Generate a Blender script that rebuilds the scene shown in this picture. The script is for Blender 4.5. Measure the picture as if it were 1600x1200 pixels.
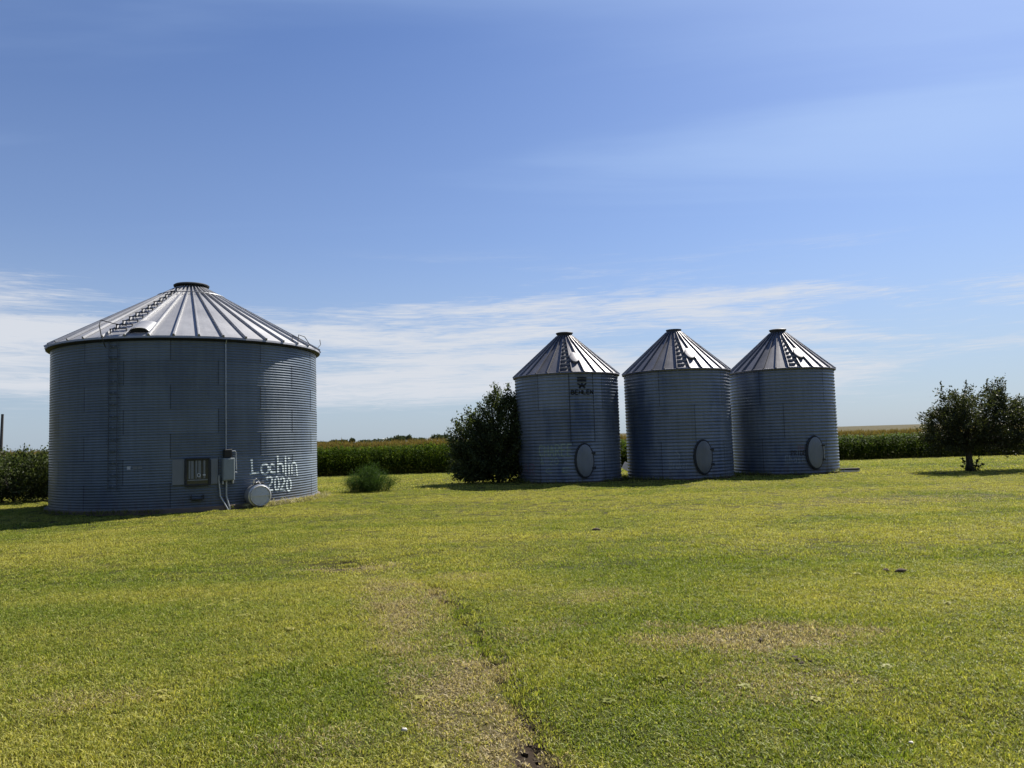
import bpy, math, random
import numpy as np
from mathutils import Vector, Matrix

for o in list(bpy.data.objects):
    bpy.data.objects.remove(o)
scene = bpy.context.scene
COL = scene.collection
RNG = np.random.default_rng(11)
random.seed(5)

# ------------------------------------------------------------------ camera
EYE = 1.7
cam = bpy.data.cameras.new('camera')
cam.sensor_width = 36.0
cam.lens = 36.0 * 1164.0 / 1600.0
cam.clip_start, cam.clip_end = 0.05, 6000.0
camo = bpy.data.objects.new('camera', cam)
COL.objects.link(camo)
camo.matrix_world = (Matrix.Translation((0, 0, EYE)) @
                     Matrix.Rotation(math.pi / 2 + math.atan(84.5 / 1164.0), 4, 'X') @
                     Matrix.Rotation(-math.radians(1.77), 4, 'Z'))
scene.camera = camo

scene.cycles.max_bounces = 6
scene.cycles.diffuse_bounces = 2
scene.cycles.glossy_bounces = 2
scene.cycles.transmission_bounces = 2

# ------------------------------------------------------------------ light
SUN_AZ, SUN_EL = math.radians(41), math.radians(48.5)
SVEC = Vector((math.sin(SUN_AZ) * math.cos(SUN_EL), math.cos(SUN_AZ) * math.cos(SUN_EL), math.sin(SUN_EL)))
sl = bpy.data.lights.new('sun', 'SUN')
sl.energy = 5.0
sl.angle = math.radians(0.53)
sl.color = (1.0, 0.95, 0.86)
so = bpy.data.objects.new('sun', sl)
COL.objects.link(so)
so.rotation_euler = SVEC.to_track_quat('Z', 'Y').to_euler()
so.location = (30, 40, 60)

world = bpy.data.worlds.new('World')
scene.world = world
world.use_nodes = True
scene.view_settings.view_transform = 'Standard'
scene.view_settings.look = 'None'
scene.view_settings.gamma = 1.0
scene.view_settings.exposure = 0.97
scene.view_settings.use_curve_mapping = False


class NT:
    """small node-tree writer"""
    def __init__(self, tree):
        self.t = tree
        tree.nodes.clear()

    def n(self, typ, **kw):
        nd = self.t.nodes.new(typ)
        ins = kw.pop('ins', {})
        for k, v in kw.items():
            setattr(nd, k, v)
        for k, v in ins.items():
            self.set(nd.inputs[k], v)
        return nd

    def set(self, sock, v):
        if isinstance(v, bpy.types.NodeSocket):
            self.t.links.new(v, sock)
        elif v is not None:
            if sock.type == 'RGBA' and len(v) == 3:
                v = (*v, 1)
            sock.default_value = v

    def math(self, op, a, b=None, c=None, clamp=False):
        nd = self.t.nodes.new('ShaderNodeMath')
        nd.operation = op
        nd.use_clamp = clamp
        for i, v in enumerate((a, b, c)):
            if v is not None:
                self.set(nd.inputs[i], v)
        return nd.outputs[0]

    def vmath(self, op, a, b=None):
        nd = self.t.nodes.new('ShaderNodeVectorMath')
        nd.operation = op
        self.set(nd.inputs[0], a)
        if b is not None:
            self.set(nd.inputs[1], b)
        return nd.outputs[0]

    def mix(self, f, a, b, mode='MIX'):
        nd = self.t.nodes.new('ShaderNodeMix')
        nd.data_type = 'RGBA'
        nd.blend_type = mode
        self.set(nd.inputs[0], f)
        self.set(nd.inputs[6], a)
        self.set(nd.inputs[7], b)
        return nd.outputs[2]

    def step(self, v, lo, hi):
        nd = self.t.nodes.new('ShaderNodeMapRange')
        nd.interpolation_type = 'SMOOTHSTEP'
        self.set(nd.inputs[0], v)
        nd.inputs[1].default_value = lo
        nd.inputs[2].default_value = hi
        return nd.outputs[0]

    def noise(self, vec, scale, detail=4, rough=0.55, dist=0.0):
        nd = self.t.nodes.new('ShaderNodeTexNoise')
        self.set(nd.inputs['Vector'], vec)
        nd.inputs['Scale'].default_value = scale
        nd.inputs['Detail'].default_value = detail
        nd.inputs['Roughness'].default_value = rough
        nd.inputs['Distortion'].default_value = dist
        return nd.outputs[0]

    def attr(self, name, typ='GEOMETRY'):
        nd = self.t.nodes.new('ShaderNodeAttribute')
        nd.attribute_name = name
        nd.attribute_type = typ
        return nd.outputs['Fac']


CLOUD_SEED = (51.0, 42.0, 1.0)
CIRRUS_ROT, CIRRUS_LOC = 0.5, (2.3, 1.55, 0)


def build_world():
    w = NT(world.node_tree)
    sky = w.n('ShaderNodeTexSky', sky_type='NISHITA', sun_disc=False, sun_elevation=SUN_EL, sun_rotation=SUN_AZ,
              altitude=300.0, air_density=1.0, dust_density=1.0, ozone_density=2.2)
    tc = w.n('ShaderNodeTexCoord').outputs['Generated']
    sep = w.n('ShaderNodeSeparateXYZ', ins={0: tc})
    x, y, z = sep.outputs
    # layered high cloud: streaks lie flat, so directions are stretched in elevation
    st = w.n('ShaderNodeCombineXYZ', ins={0: w.math('MULTIPLY', x, 1.9), 1: w.math('MULTIPLY', y, 1.9), 2: w.math('MULTIPLY', z, 19.0)}).outputs[0]
    st = w.vmath('ADD', st, CLOUD_SEED)
    n1 = w.noise(st, 0.95, 9, 0.60, 0.35)
    n2 = w.noise(w.vmath('ADD', st, (7.3, 2.1, 4.4)), 0.5, 2, 0.5, 0.1)
    fine = w.noise(w.vmath('MULTIPLY', st, (1.0, 1.0, 1.5)), 7.0, 8, 0.7, 1.6)
    low = w.math('MULTIPLY', w.step(z, 0.225, 0.15), w.step(z, 0.0, 0.10))
    dens = w.math('ADD', w.math('MULTIPLY', n1, 0.8), w.math('MULTIPLY', n2, 0.5))
    dens = w.math('ADD', dens, w.math('MULTIPLY', w.math('SUBTRACT', fine, 0.5), 0.30))
    dens = w.math('ADD', dens, w.math('MULTIPLY', low, 0.22))
    band = w.math('MULTIPLY', w.step(dens, 0.72, 0.91), w.step(z, 0.0, 0.07))
    band = w.math('MULTIPLY', band, w.math('MULTIPLY_ADD', w.step(z, 0.26, 0.16), 0.92, 0.0))
    # thin cirrus veil high up, drawn out along one wind direction
    q = w.vmath('DIVIDE', tc, w.n('ShaderNodeCombineXYZ', ins={0: w.math('MAXIMUM', z, 0.05), 1: w.math('MAXIMUM', z, 0.05), 2: 1.0}).outputs[0])
    mp = w.n('ShaderNodeMapping', ins={'Vector': q, 'Rotation': (0, 0, CIRRUS_ROT), 'Scale': (0.22, 1.0, 1.0), 'Location': CIRRUS_LOC})
    c1 = w.noise(mp.outputs[0], 0.8, 6, 0.5, 0.5)
    cirrus = w.math('MULTIPLY', w.step(c1, 0.48, 0.72), w.math('MULTIPLY', w.step(z, 0.20, 0.40), 0.5))
    haze = w.math('MULTIPLY', w.step(z, 0.28, 0.0), 0.62)
    base = w.mix(1.0, sky.outputs[0], (0.72, 0.88, 1.19), 'MULTIPLY')
    base = w.mix(w.math('MULTIPLY', w.step(z, 0.58, 0.18), 0.20), base, (5.2, 6.15, 7.3))
    hazed = w.mix(haze, base, (4.9, 5.85, 6.9))
    cl = w.mix(cirrus, hazed, (5.4, 7.2, 10.2))
    cl = w.mix(band, cl, (7.3, 7.6, 8.2))
    bg = w.n('ShaderNodeBackground', ins={0: cl, 1: 0.05})
    w.n('ShaderNodeOutputWorld', ins={0: bg.outputs[0]})


build_world()


# ------------------------------------------------------------------ helpers
def mesh_data(name, verts, faces, mat=None, smooth=False):
    me = bpy.data.meshes.new(name)
    me.from_pydata([tuple(v) for v in verts], [], [tuple(f) for f in faces])
    if mat:
        me.materials.append(mat)
    if smooth:
        me.polygons.foreach_set('use_smooth', [True] * len(me.polygons))
    me.update()
    return me


def link(name, me, parent=None, loc=(0, 0, 0), rz=0.0):
    o = bpy.data.objects.new(name, me)
    COL.objects.link(o)
    o.location = loc
    o.rotation_euler = (0, 0, rz)
    o.parent = parent
    return o


def obj(name, verts, faces, mat, parent=None, smooth=False, loc=(0, 0, 0), rz=0.0):
    return link(name, mesh_data(name, verts, faces, mat, smooth), parent, loc, rz)


def tag(o, label=None, cat=None, group=None, kind=None):
    for k, v in (('label', label), ('category', cat), ('group', group), ('kind', kind)):
        if v:
            o[k] = v
    return o


def thing(name, label, cat, loc=(0, 0, 0), rz=0.0, group=None):
    return tag(link(name, None, None, loc, rz), label, cat, group)


class MB:
    """collects shapes for one mesh"""
    def __init__(self):
        self.v, self.f = [], []

    def add(self, vs, fs):
        b = len(self.v)
        self.v += [tuple(p) for p in vs]
        self.f += [tuple(i + b for i in f) for f in fs]
        return self

    def box(self, c, s, rot=None, bev=0.0):
        hx, hy, hz = (k / 2 for k in s)
        if bev <= 0:
            vs = [Vector((i * hx, j * hy, k * hz)) for k in (-1, 1) for j in (-1, 1) for i in (-1, 1)]
            fs = [(0, 2, 3, 1), (4, 5, 7, 6), (0, 1, 5, 4), (2, 6, 7, 3), (0, 4, 6, 2), (1, 3, 7, 5)]
        else:
            b = min(bev, hx * .8, hy * .8, hz * .8)
            vs, fs = [], []
            prof = [(-hz, b), (-hz + b, 0), (hz - b, 0), (hz, b)]
            for zz, ins in prof:
                X, Y = hx - ins, hy - ins
                ring = [(X - b, -Y), (X, -Y + b), (X, Y - b), (X - b, Y), (-X + b, Y), (-X, Y - b), (-X, -Y + b), (-X + b, -Y)]
                vs += [Vector((p[0], p[1], zz)) for p in ring]
            for r in range(3):
                for i in range(8):
                    j = (i + 1) % 8
                    fs.append((r * 8 + i, r * 8 + j, r * 8 + 8 + j, r * 8 + 8 + i))
            fs += [tuple(range(7, -1, -1)), tuple(range(24, 32))]
        if rot is not None:
            vs = [rot @ p for p in vs]
        c = Vector(c)
        return self.add([p + c for p in vs], fs)

    def tube(self, pts, rad, sides=8, cap=True, closed=False):
        pts = [Vector(p) for p in pts]
        n = len(pts)
        rads = rad if isinstance(rad, (list, tuple)) else [rad] * n
        up = None
        vs, fs = [], []
        for i, p in enumerate(pts):
            if closed:
                t = pts[(i + 1) % n] - pts[i - 1]
            else:
                t = pts[min(i + 1, n - 1)] - pts[max(i - 1, 0)]
            t.normalize()
            if up is None:
                up = Vector((0, 0, 1)) if abs(t.z) < .9 else Vector((1, 0, 0))
            a = t.cross(up).normalized()
            b = a.cross(t).normalized()
            up = b
            for k in range(sides):
                an = 2 * math.pi * k / sides
                vs.append(p + (a * math.cos(an) + b * math.sin(an)) * rads[i])
        for i in range(n if closed else n - 1):
            i2 = (i + 1) % n
            for k in range(sides):
                k2 = (k + 1) % sides
                fs.append((i * sides + k, i * sides + k2, i2 * sides + k2, i2 * sides + k))
        if cap and not closed:
            fs += [tuple(range(sides - 1, -1, -1)), tuple((n - 1) * sides + k for k in range(sides))]
        return self.add(vs, fs)

    def lathe(self, prof, seg=48, a0=0.0, cap=False):
        vs, fs = [], []
        for r, z in prof:
            for k in range(seg):
                an = a0 + 2 * math.pi * k / seg
                vs.append((r * math.cos(an), r * math.sin(an), z))
        for i in range(len(prof) - 1):
            for k in range(seg):
                k2 = (k + 1) % seg
                fs.append((i * seg + k, i * seg + k2, i * seg + seg + k2, i * seg + seg + k))
        if cap:
            fs += [tuple(range(seg - 1, -1, -1)), tuple((len(prof) - 1) * seg + k for k in range(seg))]
        return self.add(vs, fs)

    def xf(self, m):
        self.v = [tuple(m @ Vector(p)) for p in self.v]
        return self

    def build(self, name, mat, parent=None, smooth=False, loc=(0, 0, 0), rz=0.0):
        o = obj(name, self.v, self.f, mat, parent, False, loc, rz)
        if smooth:
            me = o.data
            me.polygons.foreach_set('use_smooth', [True] * len(me.polygons))
            me.set_sharp_from_angle(angle=math.radians(38))
        return o


def fnoise(x, y, seed=0, octs=4, gain=0.5):
    """value noise, 0..1, any array shape"""
    x, y = np.asarray(x, float), np.asarray(y, float)
    tot, amp, s = np.zeros(np.broadcast(x, y).shape), 1.0, 0.0
    for o in range(octs):
        f = 2.0 ** o
        X, Y = x * f + 17.3 * o + seed * 3.7, y * f - 9.1 * o + seed * 5.1
        xi, yi = np.floor(X), np.floor(Y)
        fx, fy = X - xi, Y - yi
        fx, fy = fx * fx * (3 - 2 * fx), fy * fy * (3 - 2 * fy)

        def h(a, b):
            v = np.sin(a * 127.1 + b * 311.7 + seed * 74.7 + o * 13.1) * 43758.5453
            return v - np.floor(v)
        tot += amp * (h(xi, yi) * (1 - fx) * (1 - fy) + h(xi + 1, yi) * fx * (1 - fy) + h(xi, yi + 1) * (1 - fx) * fy + h(xi + 1, yi + 1) * fx * fy)
        s += amp
        amp *= gain
    return tot / s


def sstep(v, a, b):
    t = np.clip((np.asarray(v, float) - a) / (b - a), 0, 1)
    return t * t * (3 - 2 * t)


# ------------------------------------------------------------------ materials
def new_mat(name):
    m = bpy.data.materials.new(name)
    m.use_nodes = True
    return m, NT(m.node_tree)


def finish(nt, shader):
    nt.n('ShaderNodeOutputMaterial', ins={0: shader})


def principled(nt, **ins):
    return nt.n('ShaderNodeBsdfPrincipled', ins={k.replace('_', ' '): v for k, v in ins.items()}).outputs[0]


def plain(name, col, rough=0.6, metal=0.0, var=0.25, scale=9.0, bump=0.0, spec=0.4):
    m, t = new_mat(name)
    pos = t.n('ShaderNodeTexCoord').outputs['Object']
    nz = t.noise(pos, scale, 5, 0.6)
    f = t.math('MULTIPLY_ADD', nz, 2 * var, 1 - var)
    c = t.mix(1.0, col, t.n('ShaderNodeCombineXYZ', ins={0: f, 1: f, 2: f}).outputs[0], 'MULTIPLY')
    ins = dict(Base_Color=c, Roughness=rough, Metallic=metal, Specular_IOR_Level=spec)
    if bump:
        ins['Normal'] = t.n('ShaderNodeBump', ins={'Strength': bump, 'Distance': 0.02, 'Height': nz}).outputs[0]
    finish(t, principled(t, **ins))
    return m


def galvanised(name, col, metal=0.55, rough=0.42, seam=True, rust=0.25, streak=0.35, blue=0.0):
    """dull zinc: spangle, vertical run-off streaks, rust blotches, darker lap edges; uv is in metres on each sheet"""
    m, t = new_mat(name)
    geo = t.n('ShaderNodeNewGeometry')
    pos = geo.outputs['Position']
    rnd = t.n('ShaderNodeObjectInfo').outputs['Random']
    big = t.noise(pos, 0.9, 4, 0.6)
    st = t.noise(t.vmath('MULTIPLY', pos, (5.0, 5.0, 0.25)), 1.6, 5, 0.65)
    sp = t.noise(pos, 38.0, 3, 0.7)
    f = t.math('ADD', t.math('MULTIPLY', big, 0.62), t.math('MULTIPLY', st, streak))
    f = t.math('ADD', f, t.math('MULTIPLY', sp, 0.14))
    f = t.math('ADD', f, t.math('MULTIPLY', rnd, 0.34))
    f = t.math('ADD', f, 0.24)
    c = t.mix(1.0, col, t.n('ShaderNodeCombineXYZ', ins={0: f, 1: f, 2: f}).outputs[0], 'MULTIPLY')
    if blue:
        c = t.mix(t.math('MULTIPLY', t.step(t.noise(t.vmath('MULTIPLY', pos, (1.0, 1.0, 0.35)), 0.8, 4, 0.6), 0.42, 0.68), blue), c, (0.04, 0.066, 0.125))
    rmask = t.math('MULTIPLY', t.step(t.noise(t.vmath('MULTIPLY', pos, (1.0, 1.0, 0.5)), 2.3, 6, 0.7), 0.62, 0.8), rust)
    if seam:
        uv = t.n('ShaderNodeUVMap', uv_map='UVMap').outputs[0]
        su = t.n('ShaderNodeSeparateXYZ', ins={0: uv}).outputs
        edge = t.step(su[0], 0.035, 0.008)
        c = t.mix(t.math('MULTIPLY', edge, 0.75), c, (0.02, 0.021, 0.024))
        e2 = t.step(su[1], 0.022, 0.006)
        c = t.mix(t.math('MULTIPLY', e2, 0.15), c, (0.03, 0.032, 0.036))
        low = t.math('MULTIPLY', t.step(t.n('ShaderNodeSeparateXYZ', ins={0: pos}).outputs[2], 0.6, 0.12), t.step(st, 0.35, 0.7))
        rmask = t.math('MAXIMUM', rmask, t.math('MULTIPLY', low, 0.6))
    c = t.mix(rmask, c, (0.075, 0.05, 0.036))
    rg = t.math('MULTIPLY_ADD', big, 0.22, rough - 0.1)
    mt = t.math('MULTIPLY', t.math('SUBTRACT', 1.0, rmask), metal)
    bp = t.n('ShaderNodeBump', ins={'Strength': 0.12, 'Distance': 0.01, 'Height': t.noise(pos, 5.0, 3, 0.6)}).outputs[0]
    finish(t, principled(t, Base_Color=c, Roughness=rg, Metallic=mt, Specular_IOR_Level=0.45, Normal=bp))
    return m


def leaf_mat(name, a, b, trans=0.35, rough=0.45, tip=None, spec=0.4):
    m, t = new_mat(name)
    r = t.attr('rnd')
    c = t.mix(r, a, b)
    if tip:
        c = t.mix(t.attr('tip'), c, tip)
    p = principled(t, Base_Color=c, Roughness=rough, Specular_IOR_Level=spec)
    tr = t.n('ShaderNodeBsdfTranslucent', ins={0: t.mix(1.0, c, (1.25, 1.35, 0.7), 'MULTIPLY')}).outputs[0]
    finish(t, t.n('ShaderNodeMixShader', ins={0: trans, 1: p, 2: tr}).outputs[0])
    return m


M = {}
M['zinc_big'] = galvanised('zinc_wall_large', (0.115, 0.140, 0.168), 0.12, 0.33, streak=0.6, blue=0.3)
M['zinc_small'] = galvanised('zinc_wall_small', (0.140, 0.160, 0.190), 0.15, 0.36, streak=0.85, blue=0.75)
M['zinc_roof'] = galvanised('zinc_roof', (0.33, 0.33, 0.34), 0.3, 0.46, seam=False, rust=0.12)
M['zinc_roof_small'] = galvanised('zinc_roof_small', (0.185, 0.18, 0.19), 0.7, 0.48, seam=False, rust=0.3)
M['trim'] = galvanised('zinc_trim', (0.25, 0.255, 0.265), 0.6, 0.5, seam=False, rust=0.2)
M['dark'] = plain('dark_steel', (0.035, 0.037, 0.04), 0.55, 0.3)
M['door'] = galvanised('door_plate', (0.175, 0.19, 0.21), 0.3, 0.5, seam=False, rust=0.35)
M['plate'] = plain('grey_plate', (0.19, 0.205, 0.22), 0.55, 0.1, 0.18, 4.0)
M['trim_dark'] = plain('dull_steel', (0.085, 0.102, 0.122), 0.5, 0.3)
M['edge'] = plain('dark_sheet_edge', (0.05, 0.058, 0.07), 0.6, 0.2)
M['boxgrey'] = plain('grey_enamel', (0.22, 0.25, 0.26), 0.5, 0.0, 0.1, 6.0)
M['conduit'] = plain('conduit_zinc', (0.40, 0.42, 0.44), 0.4, 0.5, 0.15)
M['black'] = plain('black_plastic', (0.012, 0.012, 0.014), 0.4, 0.0)
M['glass'] = plain('dusty_pane', (0.045, 0.05, 0.05), 0.12, 0.0, 0.5, 14.0, spec=0.7)
M['label'] = plain('faded_label', (0.55, 0.56, 0.58), 0.6, 0.0, 0.1)
M['fan'] = galvanised('fan_zinc', (0.62, 0.62, 0.62), 0.55, 0.36, seam=False, rust=0.15)
M['fanface'] = plain('fan_cover', (0.47, 0.50, 0.54), 0.45, 0.3, 0.15, 12.0)
M['concrete'] = plain('pad_concrete', (0.15, 0.115, 0.088), 0.9, 0.0, 0.3, 5.0, 0.4)
M['paint_white'] = plain('spray_paint_pale', (0.40, 0.47, 0.49), 0.6, 0.0, 0.18, 16.0)
M['paint_green'] = plain('spray_paint_green', (0.25, 0.31, 0.25), 0.7, 0.0, 0.45, 16.0)
M['paint_red'] = plain('spray_paint_faded_red', (0.16, 0.10, 0.13), 0.7, 0.0, 0.45, 16.0)
M['paint_grey'] = plain('spray_paint_grey', (0.24, 0.27, 0.29), 0.7, 0.0, 0.4, 16.0)
M['paint_dark'] = plain('spray_paint_dark', (0.04, 0.04, 0.05), 0.7, 0.0, 0.3, 16.0)
M['logo'] = plain('stencil_black', (0.006, 0.007, 0.01), 0.6, 0.0, 0.3, 20.0)
M['wood'] = plain('weathered_wood', (0.07, 0.062, 0.055), 0.85, 0.0, 0.4, 14.0, 0.4)
M['paleboard'] = plain('pale_board', (0.72, 0.69, 0.66), 0.7, 0.0, 0.15)
M['bark'] = plain('bark', (0.055, 0.045, 0.036), 0.9, 0.0, 0.4, 18.0, 0.6)
M['stone'] = plain('pale_stone', (0.6, 0.56, 0.5), 0.85, 0.0, 0.2, 30.0, 0.3)
M['soil'] = plain('dark_soil', (0.085, 0.062, 0.04), 0.95, 0.0, 0.4, 25.0, 0.6)
M['bush_leaf'] = leaf_mat('shrub_leaf', (0.012, 0.022, 0.006), (0.115, 0.135, 0.055), 0.33, 0.5, spec=0.15)
M['tree_leaf'] = leaf_mat('fruit_tree_leaf', (0.013, 0.020, 0.008), (0.09, 0.095, 0.042), 0.28, 0.5, spec=0.13)
M['fern'] = leaf_mat('fern_frond', (0.022, 0.046, 0.010), (0.07, 0.115, 0.03), 0.35, 0.6, spec=0.1)
M['far_leaf'] = leaf_mat('far_leaf', (0.045, 0.06, 0.035), (0.08, 0.095, 0.055), 0.2)
M['corn'] = leaf_mat('corn_leaf', (0.016, 0.036, 0.004), (0.10, 0.135, 0.014), 0.40, 0.6, tip=(0.15, 0.105, 0.04), spec=0.03)
M['fringe'] = leaf_mat('long_grass', (0.06, 0.085, 0.012), (0.26, 0.24, 0.06), 0.35, 0.6, spec=0.1)
M['straw'] = leaf_mat('dry_weed', (0.34, 0.29, 0.13), (0.42, 0.38, 0.2), 0.3, 0.7)


# ------------------------------------------------------------------ ground
RUT_Y = [2.0, 3.0, 4.05, 5.16, 5.9, 6.68, 8.53, 10.0, 11.5]
RUT_X = [0.62, 0.34, 0.11, -0.11, -0.24, -0.43, -0.94, -1.45, -2.0]


def rut_x(y):
    return np.interp(y, RUT_Y, RUT_X)


def lawn_maps(x, y):
    """dry, soil, tone (0 green .. 1 yellow) of the lawn"""
    x, y = np.asarray(x, float), np.asarray(y, float)
    n1 = fnoise(x * 1.7, y * 1.7, 3, 4)
    n2 = fnoise(x * 6, y * 6, 4, 3)
    w = rut_x(y) - x + (n1 - .5) * .5
    W = np.interp(y, [3, 4.4, 5.7, 7.8, 9.5], [.5, .62, .85, .95, .8])
    band = sstep(w, -.22, .02) * (1 - sstep(w, W * .55, W * 1.25)) * (1 - sstep(y, 8.2, 10.6)) * sstep(y, 1.0, 2.2)
    dry = band * (.25 + .62 * sstep(n1 * .5 + n2 * .5, .34, .66))

    def spot(cx, cy, rx, ry, amt):
        d = np.sqrt(((x - cx) / rx) ** 2 + ((y - cy) / ry) ** 2) + (n1 - .5) * 1.5 + (n2 - .5) * 1.1
        return amt * (1 - sstep(d, .55, 1.15))
    for a in ((1.9, 6.15, .75, .5, .75), (2.45, 6.3, .6, .35, .6), (1.6, 5.2, .7, .5, .35), (1.15, 6.1, .4, .3, .55), (-2.45, 10.45, .5, .42, .95), (-1.9, 10.2, .6, .3, .5),
              (-.55, 9.25, .45, .35, .4), (.15, 6.7, .35, .4, .3), (.75, 7.9, .5, .4, .35), (.1, 8.3, .4, .3, .25), (9.0, 17.5, 3.2, 1.2, .3), (-3.9, 6.0, .7, .25, .2),
              (-2.9, 5.2, .6, .35, .3), (-1.2, 4.3, .4, .3, .25)):
        dry = np.maximum(dry, spot(*a))
    n3 = fnoise(x * 9, y * 9, 6, 2)
    soil = np.exp(-((x - rut_x(y) + (n1 - .5) * .30) / .10) ** 2) * sstep(n2 * .35 + n1 * .25 + n3 * .4, .41, .60) * (1 - sstep(y, 8.2, 9.6)) * sstep(y, 1, 2) * 0.95
    soil = np.maximum(soil, spot(-2.4, 10.3, .28, .14, .9))
    soil = np.maximum(soil, spot(-2.5, 10.95, .5, .1, .8))
    soil = np.maximum(soil, spot(2.0, 5.55, .3, .12, .3) * n2 * 1.2)
    soil = np.maximum(soil, spot(1.9, 6.1, .5, .25, .35) * sstep(n2, .5, .7))
    tone = .50 + (fnoise(x * .33, y * .33, 8, 3) - .5) * 1.1 + (fnoise(x * .16 + y * .05, y * 1.25, 9, 3) - .5) * .9 + (n1 - .5) * .5
    tone += .16 * sstep(y, 6, 20) - .10 * sstep(x, 0, 8)
    tone -= spot(-1.3, 4.9, .9, 1.3, .45) + spot(.9, 4.6, .9, 1.1, .4)
    return np.clip(dry, 0, 1), np.clip(soil, 0, 1), np.clip(tone, 0, 1)


def ground_z(x, y):
    x, y = np.asarray(x, float), np.asarray(y, float)
    z = -0.8 * sstep(y, 33, 57)
    z = z + (fnoise(x * .3, y * .3, 21, 3) - .5) * .07 * (1 - sstep(y, 40, 60)) * sstep(y, -5, 3)
    near = 1 - sstep(y, 14, 30)
    z = z + (fnoise(x * 1.6, y * 1.6, 22, 2) - .5) * .04 * near
    z = z - .09 * np.exp(-((x - rut_x(y)) / .12) ** 2) * (1 - sstep(y, 8.0, 10.0)) * sstep(y, 1, 2.4) * (.4 + fnoise(x * 3, y * 3, 23, 2))
    z = z - .07 * np.exp(-(((x + 2.4) / .5) ** 2 + ((y - 10.6) / .28) ** 2))
    return z


def axis(segs):
    out = []
    for a, b, n in segs:
        out += list(np.linspace(a, b, n, endpoint=False))
    return np.array(out + [segs[-1][1]])


def grid_object(name, X, Y, zf, mat, attrs=None):
    gx, gy = np.meshgrid(X, Y)
    gz = zf(gx, gy)
    nx, ny = len(X), len(Y)
    co = np.stack([gx.ravel(), gy.ravel(), gz.ravel()], 1)
    i = np.arange(nx * ny).reshape(ny, nx)
    q = np.stack([i[:-1, :-1].ravel(), i[:-1, 1:].ravel(), i[1:, 1:].ravel(), i[1:, :-1].ravel()], 1)
    me = bpy.data.meshes.new(name)
    me.vertices.add(len(co))
    me.vertices.foreach_set('co', co.ravel())
    me.loops.add(q.size)
    me.loops.foreach_set('vertex_index', q.ravel())
    me.polygons.add(len(q))
    me.polygons.foreach_set('loop_start', np.arange(0, q.size, 4))
    me.polygons.foreach_set('use_smooth', np.ones(len(q), bool))
    me.update(calc_edges=True)
    me.validate()
    for nm, arr in (attrs(gx, gy) if attrs else {}).items():
        at = me.attributes.new(nm, 'FLOAT', 'POINT')
        at.data.foreach_set('value', arr.ravel().astype(np.float32))
    me.materials.append(mat)
    return link(name, me)


GREEN, OLIVE, STRAW, SOIL = (0.034, 0.040, 0.008), (0.062, 0.056, 0.013), (0.08, 0.062, 0.034), (0.026, 0.018, 0.012)


def make_lawn():
    m, t = new_mat('lawn_ground')
    pos = t.n('ShaderNodeNewGeometry').outputs['Position']
    fine = t.noise(pos, 26.0, 4, 0.7)
    mid = t.noise(pos, 5.0, 4, 0.6)
    tone = t.math('ADD', t.attr('tone'), t.math('MULTIPLY', t.math('SUBTRACT', fine, 0.5), 0.9), clamp=True)
    c = t.mix(tone, GREEN, OLIVE)
    c = t.mix(t.math('MULTIPLY', t.attr('dry'), 0.85), c, STRAW)
    c = t.mix(t.step(t.math('ADD', t.attr('soil'), t.math('MULTIPLY', t.math('SUBTRACT', mid, 0.5), 0.5)), 0.25, 0.7), c, SOIL)
    bp = t.n('ShaderNodeBump', ins={'Strength': 0.6, 'Distance': 0.03, 'Height': fine}).outputs[0]
    finish(t, principled(t, Base_Color=c, Roughness=0.95, Specular_IOR_Level=0.1, Normal=bp))
    X = axis([(-2500, -200, 8), (-200, -45, 12), (-45, -14, 32), (-14, -6, 40), (-6, 6, 170), (6, 14, 40), (14, 45, 32), (45, 200, 12), (200, 2500, 8)])
    Y = axis([(-400, -20, 6), (-20, 1.5, 20), (1.5, 12, 150), (12, 24, 60), (24, 60, 60), (60, 200, 12), (200, 2600, 10)])
    g = grid_object('lawn', X, Y, ground_z, m, lambda x, y: dict(zip(('dry', 'soil', 'tone'), lawn_maps(x, y))))
    g['kind'] = 'structure'


make_lawn()


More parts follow.
